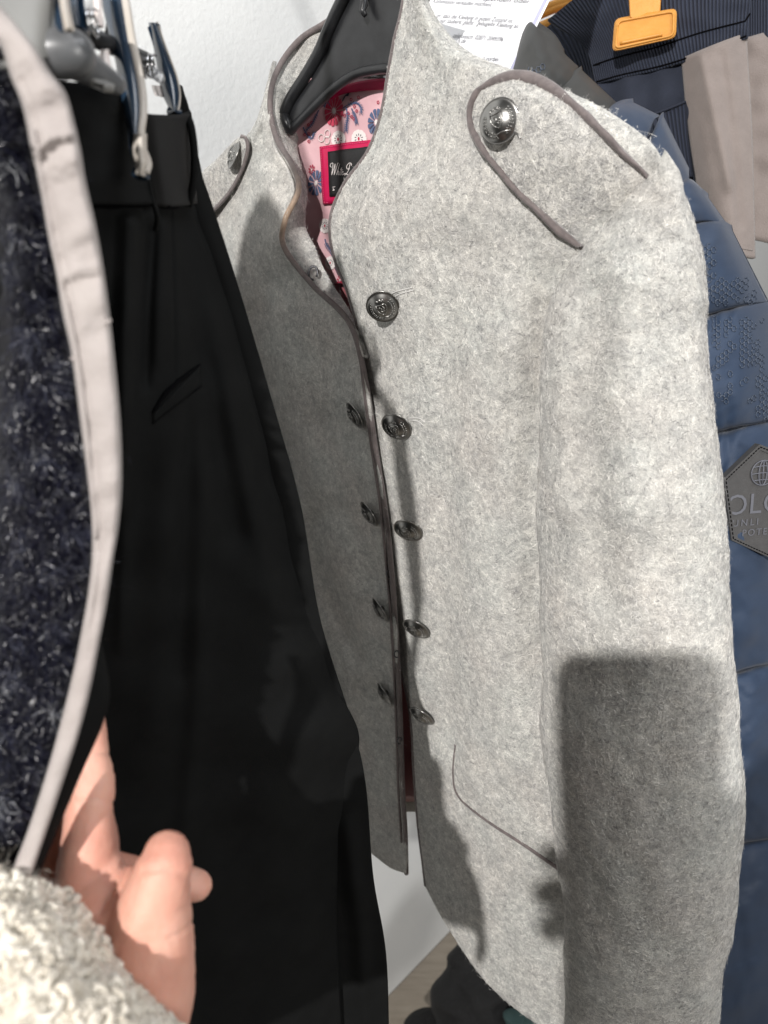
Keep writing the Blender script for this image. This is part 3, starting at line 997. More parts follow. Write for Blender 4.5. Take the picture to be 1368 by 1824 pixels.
# wool fuzz
PAL = [(0.86, 0.845, 0.81), (0.66, 0.65, 0.63), (0.42, 0.415, 0.415), (0.16, 0.16, 0.17)]
PRB = [0.52, 0.28, 0.13, 0.07]
ps, ns = [], []
nSw = np.concatenate([nS, nS[:, :1]], 1)
for G, cnt, nor, wrap, sd in ((GR, 95000, None, False, 1), (GS[10:], 75000, nSw[10:], True, 2), (GL, 36000, None, False, 3), (GC, 9000, None, False, 4), (GE, 13000, None, False, 5), (GE2, 3000, None, False, 6)):
    a, b = sample(G, cnt, nor, sd, wrap=wrap)
    ps.append(a); ns.append(b)
pos, nor = np.concatenate(ps), np.concatenate(ns)
fibres('felt_fuzz', pos, nor, 'felt_fibre', jk, (0.0014, 0.0038), (0.00012, 0.00026), (0.00006, 0.00036), PAL, PRB, curl=0.7, K=4, seed=11)
sel = np.random.default_rng(3).choice(len(pos), 5000, replace=False)
fibres('stray_fibres', pos[sel], nor[sel], 'felt_fibre', jk, (0.0016, 0.0042), (0.00007, 0.00012), (0.0005, 0.0014), PAL, [0.7, 0.25, 0.05, 0.0], curl=0.5, K=5, seed=12)

# ------------------------------------------------------------------ black jacket hanger
hg = thing('jacket_hanger', 'black plastic hanger inside the collar of the grey felt jacket', 'hanger')
top = [(648, -60), (628, -25), (604, 22), (586, 62), (571, 98), (548, 138), (522, 178), (510, 206)]
bot = [(700, 122), (672, 124), (640, 131), (612, 146), (585, 168), (562, 190), (540, 212), (518, 232)]
dd = [-0.034, -0.034, -0.033, -0.031, -0.028, -0.025, -0.021, -0.018]
top.insert(0, (705, -75)); bot.insert(0, (770, 124)); dd.insert(0, -0.036)
rows = [[(a[0], a[1], d), (a[0] * .66 + b[0] * .34, a[1] * .66 + b[1] * .34, d + 0.002), (a[0] * .33 + b[0] * .67, a[1] * .33 + b[1] * .67, d + 0.002), (b[0], b[1], d)] for a, b, d in zip(top, bot, dd)]
GH = grid_pts(rows, 16, 50)
shell('hanger_arm', GH, 0.003, 'hanger_black', hg)
arm2 = [[(668 + 24 * i, -50 + 36 * i, -0.036 + 0.001 * i), (668 + 24 * i, 20 + 28 * i, -0.035 + 0.001 * i), (668 + 24 * i, 75 + 21 * i, -0.035 + 0.001 * i), (668 + 24 * i, 122 + 17 * i, -0.036 + 0.001 * i)] for i in range(7)]
GH2 = grid_pts(arm2, 12, 24)
shell('hanger_arm', GH2, 0.003, 'hanger_black', hg)
nH = face_viewer(GH)
tube('hanger_rim', GH[:, 0] + nH[:, 0] * 0.002, 0.0042, 'hanger_black', hg, 10)
tube('hanger_rim', GH[:, -1] + nH[:, -1] * 0.002, 0.0032, 'hanger_black', hg, 10)
tube('hanger_rim', GH[-1] + nH[-1] * 0.002, 0.0036, 'hanger_black', hg, 10)
hc = P(648, 8, float(plane_t(648, 8)) + 0.026)
tube('hook_stem', np.array([hc + UP * 0.012, hc, hc - UP * 0.004 - RT * 0.001, hc - UP * 0.007 + RT * 0.001]), [0.0028, 0.0028, 0.002, 0.0016], 'hanger_black', hg, 10)
hk0 = P(655, -70, float(plane_t(655, -70)) + 0.034)
rp = r0 + (r1 - r0) * (((hk0 - r0) @ (r1 - r0)) / ((r1 - r0) @ (r1 - r0)))
side = np.array([-wd[1], wd[0], 0])
hookp = cr1(np.array([hk0, [rp[0], rp[1], hk0[2] + 0.03], np.array([rp[0], rp[1], rail_z - 0.016]) - side * 0.016, np.array([rp[0], rp[1], rail_z]) - side * 0.016, np.array([rp[0], rp[1], rail_z + 0.0155]), np.array([rp[0], rp[1], rail_z]) + side * 0.017]), 40)
tube('hook', hookp, 0.002, 'chrome', hg, 8)

# ------------------------------------------------------------------ black trousers
tr = thing('black_trousers', 'black dress trousers with belt loops and welt pocket, clipped by the waist', 'trousers')
fro = [  # y, left x, left t, right x, right t  (front leg)
    (205, 60, .268, 336, .334), (290, 70, .272, 345, .338), (380, 80, .276, 362, .344), (520, 95, .284, 402, .352), (700, 110, .296, 452, .363),
    (900, 110, .312, 502, .386), (1100, 100, .330, 556, .408), (1230, 90, .340, 605, .425), (1312, 80, .348, 640, .436), (1400, 70, .356, 622, .446), (1600, 60, .372, 600, .474), (1880, 50, .40, 612, .51)]
rows = []
for y, xl, tl, xr, t2 in fro:
    rows.append([(xl + (xr - xl) * s, y + (6 if s == 0.5 else 0), (tl * (1 - s) + t2 * s) - 0.010 * math.sin(math.pi * s) + (0.012 if s == 1 else 0)) for s in (0, .22, .45, .68, .86, 1)])
tf = folds(([(232, 390), (226, 600), (224, 900), (216, 1150)], 13, 0.00225), ([(200, 380), (192, 620), (186, 900)], 13, -0.0018), ([(288, 392), (284, 520), (284, 640)], 12, 0.0018), ([(336, 700), (330, 900), (316, 1200)], 16, -0.0018), ([(400, 640), (432, 820), (470, 1000)], 16, 0.0018), ([(345, 380), (385, 470), (425, 600), (455, 760), (490, 900)], 16, 0.004), ([(330, 400), (350, 560), (380, 760), (420, 950)], 26, -0.006),
           ([(272, 410), (262, 560), (258, 680)], 12, -0.004), ([(235, 400), (222, 600), (215, 900)], 20, 0.004), ([(305, 380), (310, 520), (313, 680)], 2.5, -0.0016),
           ([(362, 700), (364, 900), (356, 1200), (330, 1500)], 18, 0.003), ([(300, 780), (290, 1000), (280, 1300)], 30, 0.003), ([(480, 1050), (560, 1220), (620, 1310)], 30, 0.004))
GT = grid_pts(rows, 90, 150, lambda px, py: tf(px, py) + 0.0015 * vnoise(px, py, 160, 51), mode='t')
shell('trouser_leg', GT, 0.0015, 'wool_black', tr)
ST = Surf(GT)
back = [(196, 300, .345, 322, .343), (250, 300, .350, 338, .348), (370, 310, .356, 380, .352), (520, 350, .366, 428, .362), (700, 390, .378, 481, .374), (900, 430, .402, 536, .398),
        (1100, 470, .424, 570, .420), (1290, 520, .448, 628, .444), (1400, 540, .466, 652, .460), (1560, 540, .490, 665, .484), (1700, 540, .512, 688, .506), (1880, 540, .54, 694, .535)]
rows = [[(xl + (xr - xl) * s, y, tl * (1 - s) + t2 * s - 0.006 * math.sin(math.pi * s)) for s in (0, .35, .7, 1)] for y, xl, tl, xr, t2 in back]
GT2 = grid_pts(rows, 30, 110, lambda px, py: 0.0012 * vnoise(px, py, 160, 52) + folds(([(620, 1480), (640, 1650), (650, 1820)], 18, 0.005))(px, py), mode='t')
shell('trouser_leg', GT2, 0.0015, 'wool_black', tr)
# waistband pieces
rows = [[(252, 201, .308), (280, 204, .309), (310, 204, .318), (338, 202, .330)], [(262, 285, .310), (290, 288, .311), (318, 288, .321), (345, 288, .334)], [(278, 366, .314), (303, 368, .316), (330, 366, .326), (352, 362, .340)]]
shell('waistband', grid_pts(rows, 20, 26, None, mode='t'), 0.002, 'wool_black_band', tr)
rows = [[(60, 138, .258), (130, 146, .264), (190, 150, .274), (252, 160, .292)], [(70, 240, .262), (140, 250, .268), (200, 255, .279), (258, 262, .297)], [(80, 352, .266), (150, 362, .272), (215, 364, .284), (272, 362, .302)]]
shell('waistband', grid_pts(rows, 30, 30, lambda px, py: 0.001 * vnoise(px, py, 90, 56), mode='t'), 0.002, 'wool_black', tr)
rows = [[(318, 150, .350), (322, 165, .349), (328, 185, .348), (334, 200, .348)], [(316, 230, .352), (326, 232, .350), (336, 236, .350), (344, 240, .350)], [(320, 300, .356), (334, 305, .353), (348, 310, .352), (360, 316, .352)]]
shell('waistband', grid_pts(rows, 12, 16, None, mode='t'), 0.002, 'wool_black', tr)
def strap(pts, wpx, name='belt_loop', mat='wool_black', th=0.0018):
    A = cr1(np.array(pts, float), 30)
    d = np.gradient(A[:, :2], axis=0); d /= np.linalg.norm(d, axis=1, keepdims=True)
    e = np.stack([-d[:, 1], d[:, 0]], -1) * wpx
    G = np.stack([P(A[:, 0] + e[:, 0] * s, A[:, 1] + e[:, 1] * s, A[:, 2] - 0.0012 * (1 - s * s)) for s in (-1, -.4, .4, 1)], 1)
    return shell(name, G, th, mat, tr)
strap([(250, 198, .300), (256, 240, .298), (262, 300, .300), (270, 350, .303), (280, 385, .306), (277, 412, .312)], 5)
strap([(330, 200, .334), (340, 225, .326), (346, 270, .326), (345, 320, .328), (338, 358, .331), (334, 366, .336)], 7)
for pts in ([(60, 352), (150, 364), (215, 366), (272, 364)],):
    tube('waist_seam', ST.path([(150, 366), (210, 368), (268, 366)], 20, 0.001), 0.0008, 'dark_thread', tr, 6)
tube('waist_seam', ST.path([(285, 370), (296, 370), (304, 366)], 10, 0.004), 0.0008, 'dark_thread', tr, 6)
# welt pocket
GW = quad_patch(ST, (271, 738), (354, 651), (357, 688), (272, 752), 0.0009, 16, 5)
wl = shell('welt_pocket', GW, 0.0012, 'wool_black', tr)
tube('pocket_slit', ST.path([(270, 735), (285, 712), (300, 694), (330, 668), (354, 650)], 26, 0.0008), np.interp(np.arange(26), [0, 10, 25], [0.0005, 0.0011, 0.0004]), 'dark_thread', wl, 6)
tube('pocket_slit', ST.path([(271, 753), (310, 722), (357, 688)], 20, 0.0006), 0.0004, 'dark_thread', wl, 6)

# added black garment behind the trousers, keeps wall bounce off the jacket
bg = thing('bounce_block_coat', 'added black coat behind the trousers, blocks wall bounce on the jacket', 'coat')
a_, b_ = np.array([-0.40, 0.40]), np.array([-0.205, 0.80])
gy = []
for z in np.linspace(1.475, 0.55, 12):
    k = (1.475 - z) / 0.9
    e = 0.05 * min(1, k * 6)
    gy.append([(*(a_ * (1 - q) + b_ * q + np.array([0.02, -0.01]) * math.sin(9 * q) * k), z - (0.05 * abs(2 * q - 1) if z > 1.4 else 0)) for q in np.linspace(0.08 - e, 0.92 + e, 9)])
shell('coat_body', cr1(cr1(np.array(gy), 50).transpose(1, 0, 2), 40), 0.02, 'wool_black', bg)
tube('hanger_hook', np.array([[-0.31, 0.60, 1.45], [-0.31, 0.60, 1.6], [-0.12, 0.50, rail_z]]), 0.002, 'chrome', bg, 8)

# ------------------------------------------------------------------ trouser hanger with clips (top left)
th = thing('trouser_hanger', 'dark blue plastic clip hanger gripping the black trousers waistband', 'hanger')
def blade(pts, t0, t1, mat='plastic_blue', rim=None, thick=0.004, name='clip_blade'):
    """pts: (xl,xr,y) outline rows"""
    n = len(pts)
    rows = []
    for i, (xl, xr, y) in enumerate(pts):
        t = t0 + (t1 - t0) * i / (n - 1)
        rows.append([(xl, y, t + .002), (xl * .65 + xr * .35, y, t - .001), (xl * .35 + xr * .65, y, t - .001), (xr, y, t + .002)])
    G = grid_pts(rows, 12, 46, None, mode='t')
    o = shell(name, G, thick, mat, th)
    if rim:
        tube('blade_edge', G[:, -1], rim[1], rim[0], o, 8)
    return o, G
blade([(172, 216, -40), (184, 226, 20), (196, 234, 70), (206, 244, 115), (212, 252, 160), (220, 254, 200), (228, 250, 235), (236, 252, 262), (240, 262, 290), (244, 258, 308)], .285, .272, rim=('plastic_beige', 0.0017))
blade([(238, 262, 238), (236, 262, 268), (240, 264, 292), (246, 254, 311)], .268, .268, mat='plastic_beige', thick=0.002, name='clip_foot')
blade([(264, 280, 40), (270, 290, 70), (277, 303, 105), (282, 314, 135), (288, 320, 165), (298, 319, 188), (304, 316, 198)], .325, .322, rim=('plastic_beige', 0.0005))
blade([(78, 118, -40), (84, 122, 20), (92, 128, 55)], .235, .23)
blade([(120, 140, -40), (124, 142, 10), (130, 146, 45)], .25, .248)
blade([(160, 176, -40), (166, 182, 10), (172, 181, 44)], .27, .268, mat='print_white', thick=0.002, name='clip_tongue')
blade([(100, 120, -40), (106, 124, 10), (114, 130, 50)], .226, .224, mat='plastic_beige', thick=0.002, name='clip_tongue')
a = P(82, 95, .235); b = P(128, 95, .236)
V, f = tube_soft(np.array([a, a * .5 + b * .5, b]), [0.0070, 0.0074, 0.0070], 20, 6)
mesh_obj('clip_knob', V, f, 'plastic_grey', th)
a = P(122, 100, .245); b = P(205, 150, .262)
V, f = tube_soft(np.linspace(a, b, 8), np.linspace(0.0065, 0.0035, 8), 14, 4)
mesh_obj('clip_arm', V, f, 'plastic_grey', th)
blade([(180, 194, 88), (176, 196, 104), (180, 202, 134)], .258, .258, mat='print_white', thick=0.002, name='clip_foot')
blade([(128, 160, 118), (134, 172, 134), (150, 205, 150)], .25, .252, mat='plastic_smoke', thick=0.003, name='clip_foot')
bar_a, bar_b = P(20, -30, .23), P(262, 92, .322)
tube('hanger_bar', np.array([P(150, 60, .262), P(262, 108, .322)]), 0.0032, 'hanger_black', th, 12)
for k, (x, y, t) in enumerate(((258, 118, .318), (150, 42, .262))):
    q = np.linspace(0, 5 * 2 * np.pi, 90)
    c = P(x, y, t)
    pth = c + np.outer(np.cos(q) * 0.0042, UP) + np.outer(np.sin(q) * 0.0042, FW) + np.outer(q / q.max() * 0.009 - 0.0045, RT)
    tube('clip_spring', pth, 0.0005, 'chrome', th, 6)
a, b = P(246, 112, .316), P(285, 138, .318)
V, f = tube_soft(np.linspace(a, b, 4), 0.0022, 10, 3)
mesh_obj('clip_arm', V, f, 'plastic_clear', th)
blade([(270, 290, 152), (272, 293, 160), (276, 296, 171)], .326, .326, mat='print_white', thick=0.001, name='size_tag')
tube('hanger_stem', np.array([P(200, 75, .29), P(215, -60, .30), np.array([-0.115, 0.47, rail_z - 0.02])]), 0.003, 'hanger_black', th, 10)

# grey smoked hanger shoulder behind, top left corner
gh = thing('smoked_hanger', 'blurred grey translucent hanger above the teddy coat, top left corner', 'hanger')
G = grid_pts([[(-80, -60, .215), (0, -60, .22), (60, -60, .225), (100, -60, .23)], [(-80, 30, .215), (0, 40, .22), (60, 50, .225), (92, 60, .23)], [(-60, 120, .215), (10, 120, .22), (60, 112, .225), (88, 100, .23)]], 14, 20, None, mode='t')
shell('hanger_plate', G, 0.003, 'plastic_smoke', gh)
tube('hook', np.array([P(-40, -60, .216), np.array([-0.30, 0.27, rail_z])]), 0.002, 'chrome', gh, 8)

# ------------------------------------------------------------------ teddy coat with taupe edge (leftmost)
tc = thing('teddy_coat', 'navy black teddy fleece coat with a pale taupe cotton edge, leftmost garment', 'coat')
rgt = [(-30, -20), (8, 18), (60, 82), (92, 132), (117, 165), (131, 212), (144, 270), (152, 320), (170, 400), (184, 478), (195, 560), (204, 640), (214, 750), (217, 850), (212, 930), (201, 1000), (190, 1075), (176, 1150), (160, 1232), (139, 1312), (110, 1400), (76, 1500), (50, 1572), (10, 1650)]
lft = [(-90, -10), (-48, 40), (-2, 78), (20, 140), (40, 190), (54, 258), (65, 305), (74, 350), (86, 420), (100, 486), (112, 560), (128, 634), (143, 750), (156, 850), (163, 920), (164, 985), (158, 1050), (147, 1115), (132, 1190), (110, 1280), (86, 1366), (56, 1460), (28, 1532), (-14, 1612)]
rows = []
for i, (a, b) in enumerate(zip(lft, rgt)):
    t = np.interp(i, [0, 6, 14, 23], [.197, .204, .221, .239])
    A, B = np.array(a, float), np.array(b, float)
    rows.append([(*A, t + .0035), (*(A * .88 + B * .12), t - .0004), (*(A * .5 + B * .5), t - .0012), (*(A * .12 + B * .88), t), (*B, t + .004)])
cf = folds(([(62, 272), (90, 246), (140, 238)], 6, 0.0016), ([(72, 290), (100, 262), (142, 252)], 7, -0.0008), ([(106, 500), (140, 482), (190, 474)], 5, 0.0018), ([(102, 470), (140, 440), (180, 424)], 8, -0.0006),
           ([(110, 510), (150, 494), (192, 484)], 4, -0.0010), ([(x + 17, y) for x, y in lft[3:18]], 3.5, -0.0007), ([(x + 8, y) for x, y in lft[3:18]], 7, 0.0007), ([(90, 400), (110, 380), (150, 372)], 12, 0.0006),
           ([(150, 760), (180, 740), (210, 736)], 14, 0.0005), ([(165, 880), (185, 866), (215, 860)], 12, 0.0005), ([(120, 600), (150, 580), (198, 574)], 12, 0.0005))
GTp = grid_pts(rows, 30, 190, lambda px, py: cf(px, py) + 0.0006 * vnoise(px, py, 90, 61) + 0.00012 * vnoise(px, py, 22, 62), mode='t')
shell('taupe_edge', GTp, 0.0025, 'taupe_cotton', tc)
STp = Surf(GTp)
tube('edge_seam', STp.path([(60, 230), (78, 330), (104, 470), (136, 620), (152, 740), (164, 860), (172, 960)], 60, 0.0003), 0.0005, 'taupe_cotton', tc, 6)
for x, y in ((130, 642), (192, 575)):
    p, _ = STp.hit(x + (6 if x < 150 else -4), y, 0.0)
    V, f = tube_soft(np.array([p, p + (RT if x > 150 else -RT) * 0.0012 + UP * 0.0006]), 0.0005, 8, 3)
    mesh_obj('thread_knot', V, f, 'taupe_cotton', tc)
# fleece ground surface left of the edge
rows = []
for i, (b, c) in enumerate(zip(lft[2:], rgt[2:])):
    t = np.interp(i + 2, [0, 6, 14, 23], [.215, .226, .244, .256])
    x0 = np.interp(b[1], [78, 300, 600, 900, 1612], [-60, -30, -10, -40, -160])
    rows.append([(x0, b[1] + 10, t + .030), (x0 * .7 + b[0] * .3, b[1] + 6, t + .008), (x0 * .3 + b[0] * .7, b[1], t + .002), (b[0] + 18, b[1] - 3, t + .003)])
GF = grid_pts(rows, 34, 130, lambda px, py: 0.0025 * vnoise(px, py, 60, 71) + 0.0015 * vnoise(px, py, 24, 72), mode='t')
shell('fleece_ground', GF, 0.003, 'navy_base', tc)
pos, nor = sample(GF, 5200, None, 9, margin=60)
r = np.random.default_rng(5)
rep = 14
cpx, cpy, _ = proj(pos)
keep = (cpx < np.interp(cpy, [q[1] for q in lft], [q[0] for q in lft]) - 16) & (cpx > np.interp(cpy, [80, 200, 330, 560, 700, 1000, 1300, 1600], [-60, -20, 22, 40, 30, 0, -20, -40]) + 12 * vnoise(cpx, cpy, 50, 5))
pos, nor, cpx, cpy = pos[keep], nor[keep], cpx[keep], cpy[keep]
bright = vnoise(cpx, cpy, 55, 6) + 0.7 * r.normal(size=len(pos))
lvl = np.digitize(bright, [0.45, 1.2, 2.15])
pick = np.clip(np.repeat(lvl, rep) - (r.random(len(pos) * rep) < 0.35), 0, 3)
cp = np.repeat(pos, rep, 0) + r.normal(0, 0.0011, (len(pos) * rep, 3))
cn = np.repeat(nor, rep, 0) + r.normal(0, 0.25, (len(pos) * rep, 3))
cn /= np.linalg.norm(cn, axis=1, keepdims=True)
fl = np.repeat(r.normal(0, 0.55, (len(pos), 3)) + np.array([0.35, 0, -0.9]), rep, 0)
fibres('teddy_pile', cp, cn, 'fibre_plain', tc, (0.0034, 0.0078), (0.00012, 0.00024), (0.0006, 0.0026), [(0.005, 0.005, 0.013), (0.014, 0.015, 0.034), (0.06, 0.065, 0.095), (0.32, 0.33, 0.35)], [0.55, 0.28, 0.13, 0.04], curl=0.6, K=5, seed=21, flow=fl, flow_w=2.2, pick=pick)
# black facing turned over the finger
fa = [(176, 1140), (160, 1232), (139, 1312), (110, 1400), (76, 1500), (48, 1580)]
fb = [(180, 1140), (196, 1225), (184, 1288), (142, 1385), (98, 1490), (60, 1580)]
rows = [[(a[0] - 8, a[1], .2405), ((a[0] + b[0]) / 2, (a[1] + b[1]) / 2, .2445), (b[0], b[1], .2490)] for a, b in zip(fa, fb)]
shell('facing', grid_pts(rows, 14, 60, None, mode='t'), 0.0015, 'wool_black', tc)
# black coat body behind the pile
rows = [[(-260, y, .33), (-120, y, .31), (0, y, .298), (140 if y < 1200 else 60, y, .292)] for y in (150, 500, 900, 1300, 1700, 1900)]
shell('coat_body', grid_pts(rows, 20, 30, lambda px, py: 0.002 * vnoise(px, py, 120, 75), mode='t'), 0.003, 'navy_base', tc)

# shoulder of the coat, above the frame
rows = []
for top, bx in (((-0.34, .33, 0), -0.36), ((-0.265, .27, .06), -0.28), ((-0.197, .25, .17), -0.22), ((-0.155, .248, .125), -0.17), ((-0.118, .248, .062), -0.135)):
    T_, B_ = np.array(top), np.array([bx, .26, -0.06])
    rows.append([T_, T_ * .6 + B_ * .4 + np.array([0, -.01, 0]), T_ * .3 + B_ * .7 + np.array([0, -.012, 0]), B_])
G = cr1(cr1(np.array(rows), 30).transpose(1, 0, 2), 20) + np.array([0, 0, 1.5])
shell('coat_shoulder', G, 0.006, 'navy_base', tc)

# ------------------------------------------------------------------ person: left hand in a sherpa cuff, right hand holding the phone
pr = thing('person', 'left hand in a cream sherpa cuff pushing the garments aside', 'person')
def chain(pts):
    A = cr1(np.array(pts, float), 5 * len(pts))
    path = P(A[:, 0], A[:, 1], A[:, 2])
    rad = A[:, 3] * A[:, 2] / F
    return tube_soft(path, rad, 18, 5)
def remesh_obj(name, parts, mat, parent, vox=0.0011, smooth=8):
    V, f = join(parts)
    me = bpy.data.meshes.new(name + '_raw')
    me.from_pydata([tuple(v) for v in V], [], f)
    o = bpy.data.objects.new(name + '_raw', me)
    COL.objects.link(o)
    md = o.modifiers.new('r', 'REMESH'); md.mode = 'VOXEL'; md.voxel_size = vox
    ms = o.modifiers.new('s', 'SMOOTH'); ms.factor = 0.5; ms.iterations = smooth
    dg = bpy.context.evaluated_depsgraph_get()
    me2 = bpy.data.meshes.new_from_object(o.evaluated_get(dg))
    bpy.data.objects.remove(o)
    me2.name = name
    me2.materials.clear(); me2.materials.append(MATS[mat])
    me2.polygons.foreach_set('use_smooth', [True] * len(me2.polygons))
    o2 = bpy.data.objects.new(name, me2)
    COL.objects.link(o2); o2.parent = parent
    return o2
hand = remesh_obj('hand', [
    chain([(140, 1850, .262, 105), (150, 1740, .262, 92), (150, 1640, .264, 72), (156, 1560, .266, 56), (160, 1500, .267, 50), (158, 1450, .268, 42), (163, 1400, .269, 41), (160, 1340, .271, 33), (157, 1285, .274, 30), (150, 1225, .277, 25)]),
    chain([(215, 1890, .262, 90), (255, 1790, .259, 88), (264, 1710, .256, 82), (270, 1650, .254, 74), (278, 1600, .252, 62), (288, 1560, .251, 52), (295, 1535, .252, 49), (297, 1522, .253, 42)]),
    chain([(190, 1700, .260, 78), (205, 1650, .260, 70), (222, 1612, .260, 56), (236, 1580, .260, 38)]),
    chain([(165, 1640, .262, 74), (185, 1590, .263, 56), (196, 1555, .265, 34)]),
    chain([(190, 1560, .282, 44), (270, 1568, .284, 34), (325, 1572, .284, 31), (350, 1577, .285, 28)]),
    chain([(110, 1600, .282, 48), (100, 1500, .284, 44), (96, 1420, .288, 38), (92, 1330, .292, 32)]),
    chain([(60, 1640, .288, 48), (45, 1540, .292, 44), (36, 1450, .296, 36)]),
], 'skin', pr, 0.0010, 10)
v = np.zeros(len(hand.data.vertices) * 3); hand.data.vertices.foreach_get('co', v); v = v.reshape(-1, 3)
hn_ = np.zeros(len(hand.data.vertices) * 3); hand.data.vertices.foreach_get('normal', hn_); hn_ = hn_.reshape(-1, 3)
px, py, dep = proj(v)
cz = folds(([(272, 1492), (300, 1487), (330, 1497)], 2.2, -0.0005), ([(270, 1500), (300, 1494), (332, 1504)], 2.2, -0.0004), ([(258, 1552), (290, 1548), (330, 1560)], 7, -0.0009),
           ([(300, 1672), (325, 1660), (346, 1640)], 3, -0.0008), ([(318, 1622), (338, 1614)], 3, -0.0006), ([(140, 1432), (170, 1424), (204, 1430)], 4, -0.0005),
           ([(150, 1345), (175, 1340), (198, 1344)], 4, -0.0007), ([(178, 1625), (210, 1560), (222, 1535)], 6, -0.0018), ([(230, 1660), (262, 1620), (280, 1560)], 22, 0.0008))(px, py)
cz = cz * (dep < 0.275) * 0.8 + 0.00007 * vnoise(px, py, 14, 79)
v = v + hn_ * cz[:, None]
hand.data.vertices.foreach_set('co', v.ravel()); hand.data.update()
hand['label'] = 'left hand with raised thumb, fingers behind the teddy coat'
# creases on thumb and finger, thin recess lines
# sherpa cuff
cu = [[(-220, 1500, .27), (-120, 1520, .245), (-20, 1565, .236), (60, 1600, .238), (105, 1625, .248), (122, 1640, .262)],
      [(-220, 1620, .26), (-100, 1640, .230), (0, 1660, .220), (90, 1690, .224), (145, 1700, .236), (165, 1706, .252)],
      [(-220, 1740, .25), (-80, 1750, .218), (40, 1760, .210), (130, 1770, .216), (192, 1775, .228), (214, 1778, .246)],
      [(-220, 1860, .25), (-60, 1865, .212), (80, 1868, .204), (190, 1865, .210), (260, 1852, .222), (284, 1846, .242)],
      [(-220, 1990, .25), (-40, 1990, .210), (120, 1990, .200), (240, 1985, .206), (340, 1955, .222), (372, 1930, .244)],
      [(-220, 2120, .25), (-20, 2120, .212), (160, 2115, .204), (310, 2110, .212), (420, 2080, .228), (452, 2050, .25)],
      [(-220, 2300, .26), (0, 2300, .22), (200, 2300, .212), (350, 2290, .218), (450, 2270, .236), (480, 2250, .26)]]
GCu = grid_pts(cu, 40, 56, lambda px, py: 0.002 * vnoise(px, py, 70, 81), mode='t')
cuff = shell('sleeve_cuff', GCu, 0.004, 'sherpa', pr)
cuff['label'] = 'cream sherpa cuff of the left sleeve'
pos, nor = sample(GCu, 3400, None, 31, margin=90, facing=-0.7)
r = np.random.default_rng(8)
parts = []
for p, nn in zip(pos, nor):
    a = r.normal(size=3); a -= nn * (a @ nn) * 0.3; a /= np.linalg.norm(a)
    b = np.cross(nn, a); b /= np.linalg.norm(b) + 1e-9
    R = r.uniform(0.0016, 0.0033); turns = r.uniform(3.0, 6.4)
    q = np.linspace(0, turns, 10)
    lift = r.uniform(0.0010, 0.0036)
    path = p + nn * lift + np.outer(np.cos(q) * R, a) + np.outer(np.sin(q) * R, nn * 0.8 + b * 0.4) + np.outer(q * 0.00035, b) + r.normal(0, 0.00018, (10, 3))
    parts.append(tube_data(path, np.array([0.5, 0.8, 0.95, 1, 1, 1, 1, 0.95, 0.8, 0.5]) * r.uniform(0.0009, 0.0014), 6))
V, f = join(parts)
fp, fn = sample(GCu, 34000, None, 35, margin=90, facing=-0.7)
fibres('sherpa_fuzz', fp + fn * np.random.default_rng(4).uniform(0.001, 0.0055, (34000, 1)), fn, 'fibre_plain', cuff, (0.0015, 0.0045), (0.00008, 0.00016), (0.0004, 0.0016), [(0.80, 0.76, 0.68), (0.68, 0.63, 0.54)], [0.6, 0.4], curl=0.8, K=5, seed=36)
o = mesh_obj('sherpa_curls', V, f, 'sherpa', cuff)
o['kind'] = 'stuff'

# the phone that takes the picture, in the right hand, just behind the lens
ph = thing('phone', 'black smartphone held up behind the lens, its shadow on the grey sleeve', 'phone')
def Cc(x, y, z):                   # camera axes: right, up, back
    return CAM + RT * x + UP * y - FW * z
def rounded(x0, x1, y0, y1, r, k=8):
    pts = []
    for cx, cy, a0 in ((x1 - r, y1 - r, 0), (x0 + r, y1 - r, 90), (x0 + r, y0 + r, 180), (x1 - r, y0 + r, 270)):
        for i in range(k + 1):
            a = math.radians(a0 + 90 * i / k)
            pts.append((cx + r * math.cos(a), cy + r * math.sin(a)))
    return pts
def slab(name, pts, z0, z1, mat, parent):
    n = len(pts)
    V = [Cc(x, y, z0) for x, y in pts] + [Cc(x, y, z1) for x, y in pts]
    f = [tuple(range(n)), tuple(range(2 * n - 1, n - 1, -1))] + [(i, i + n, (i + 1) % n + n, (i + 1) % n) for i in range(n)]
    return mesh_obj(name, V, f, mat, parent, smooth=False)
PX0, PX1, PY0, PY1 = -0.060, 0.016, -0.134, 0.016
slab('phone_body', rounded(PX0, PX1, PY0, PY1, 0.011), 0.004, 0.012, 'phone_metal', ph)
slab('screen', rounded(PX0 + .002, PX1 - .002, PY0 + .002, PY1 - .002, 0.010), 0.0122, 0.0126, 'phone_glass', ph)
for x, y in ((-0.018, -0.002), (-0.009, -0.02)):
    slab('camera_lens', rounded(x - .006, x + .006, y - .006, y + .006, 0.0059), 0.0015, 0.0038, 'phone_glass', ph)
def cchain(pts):
    A = cr1(np.array(pts, float), 5 * len(pts))
    return tube_soft(np.array([Cc(*q[:3]) for q in A]), A[:, 3], 14, 4)
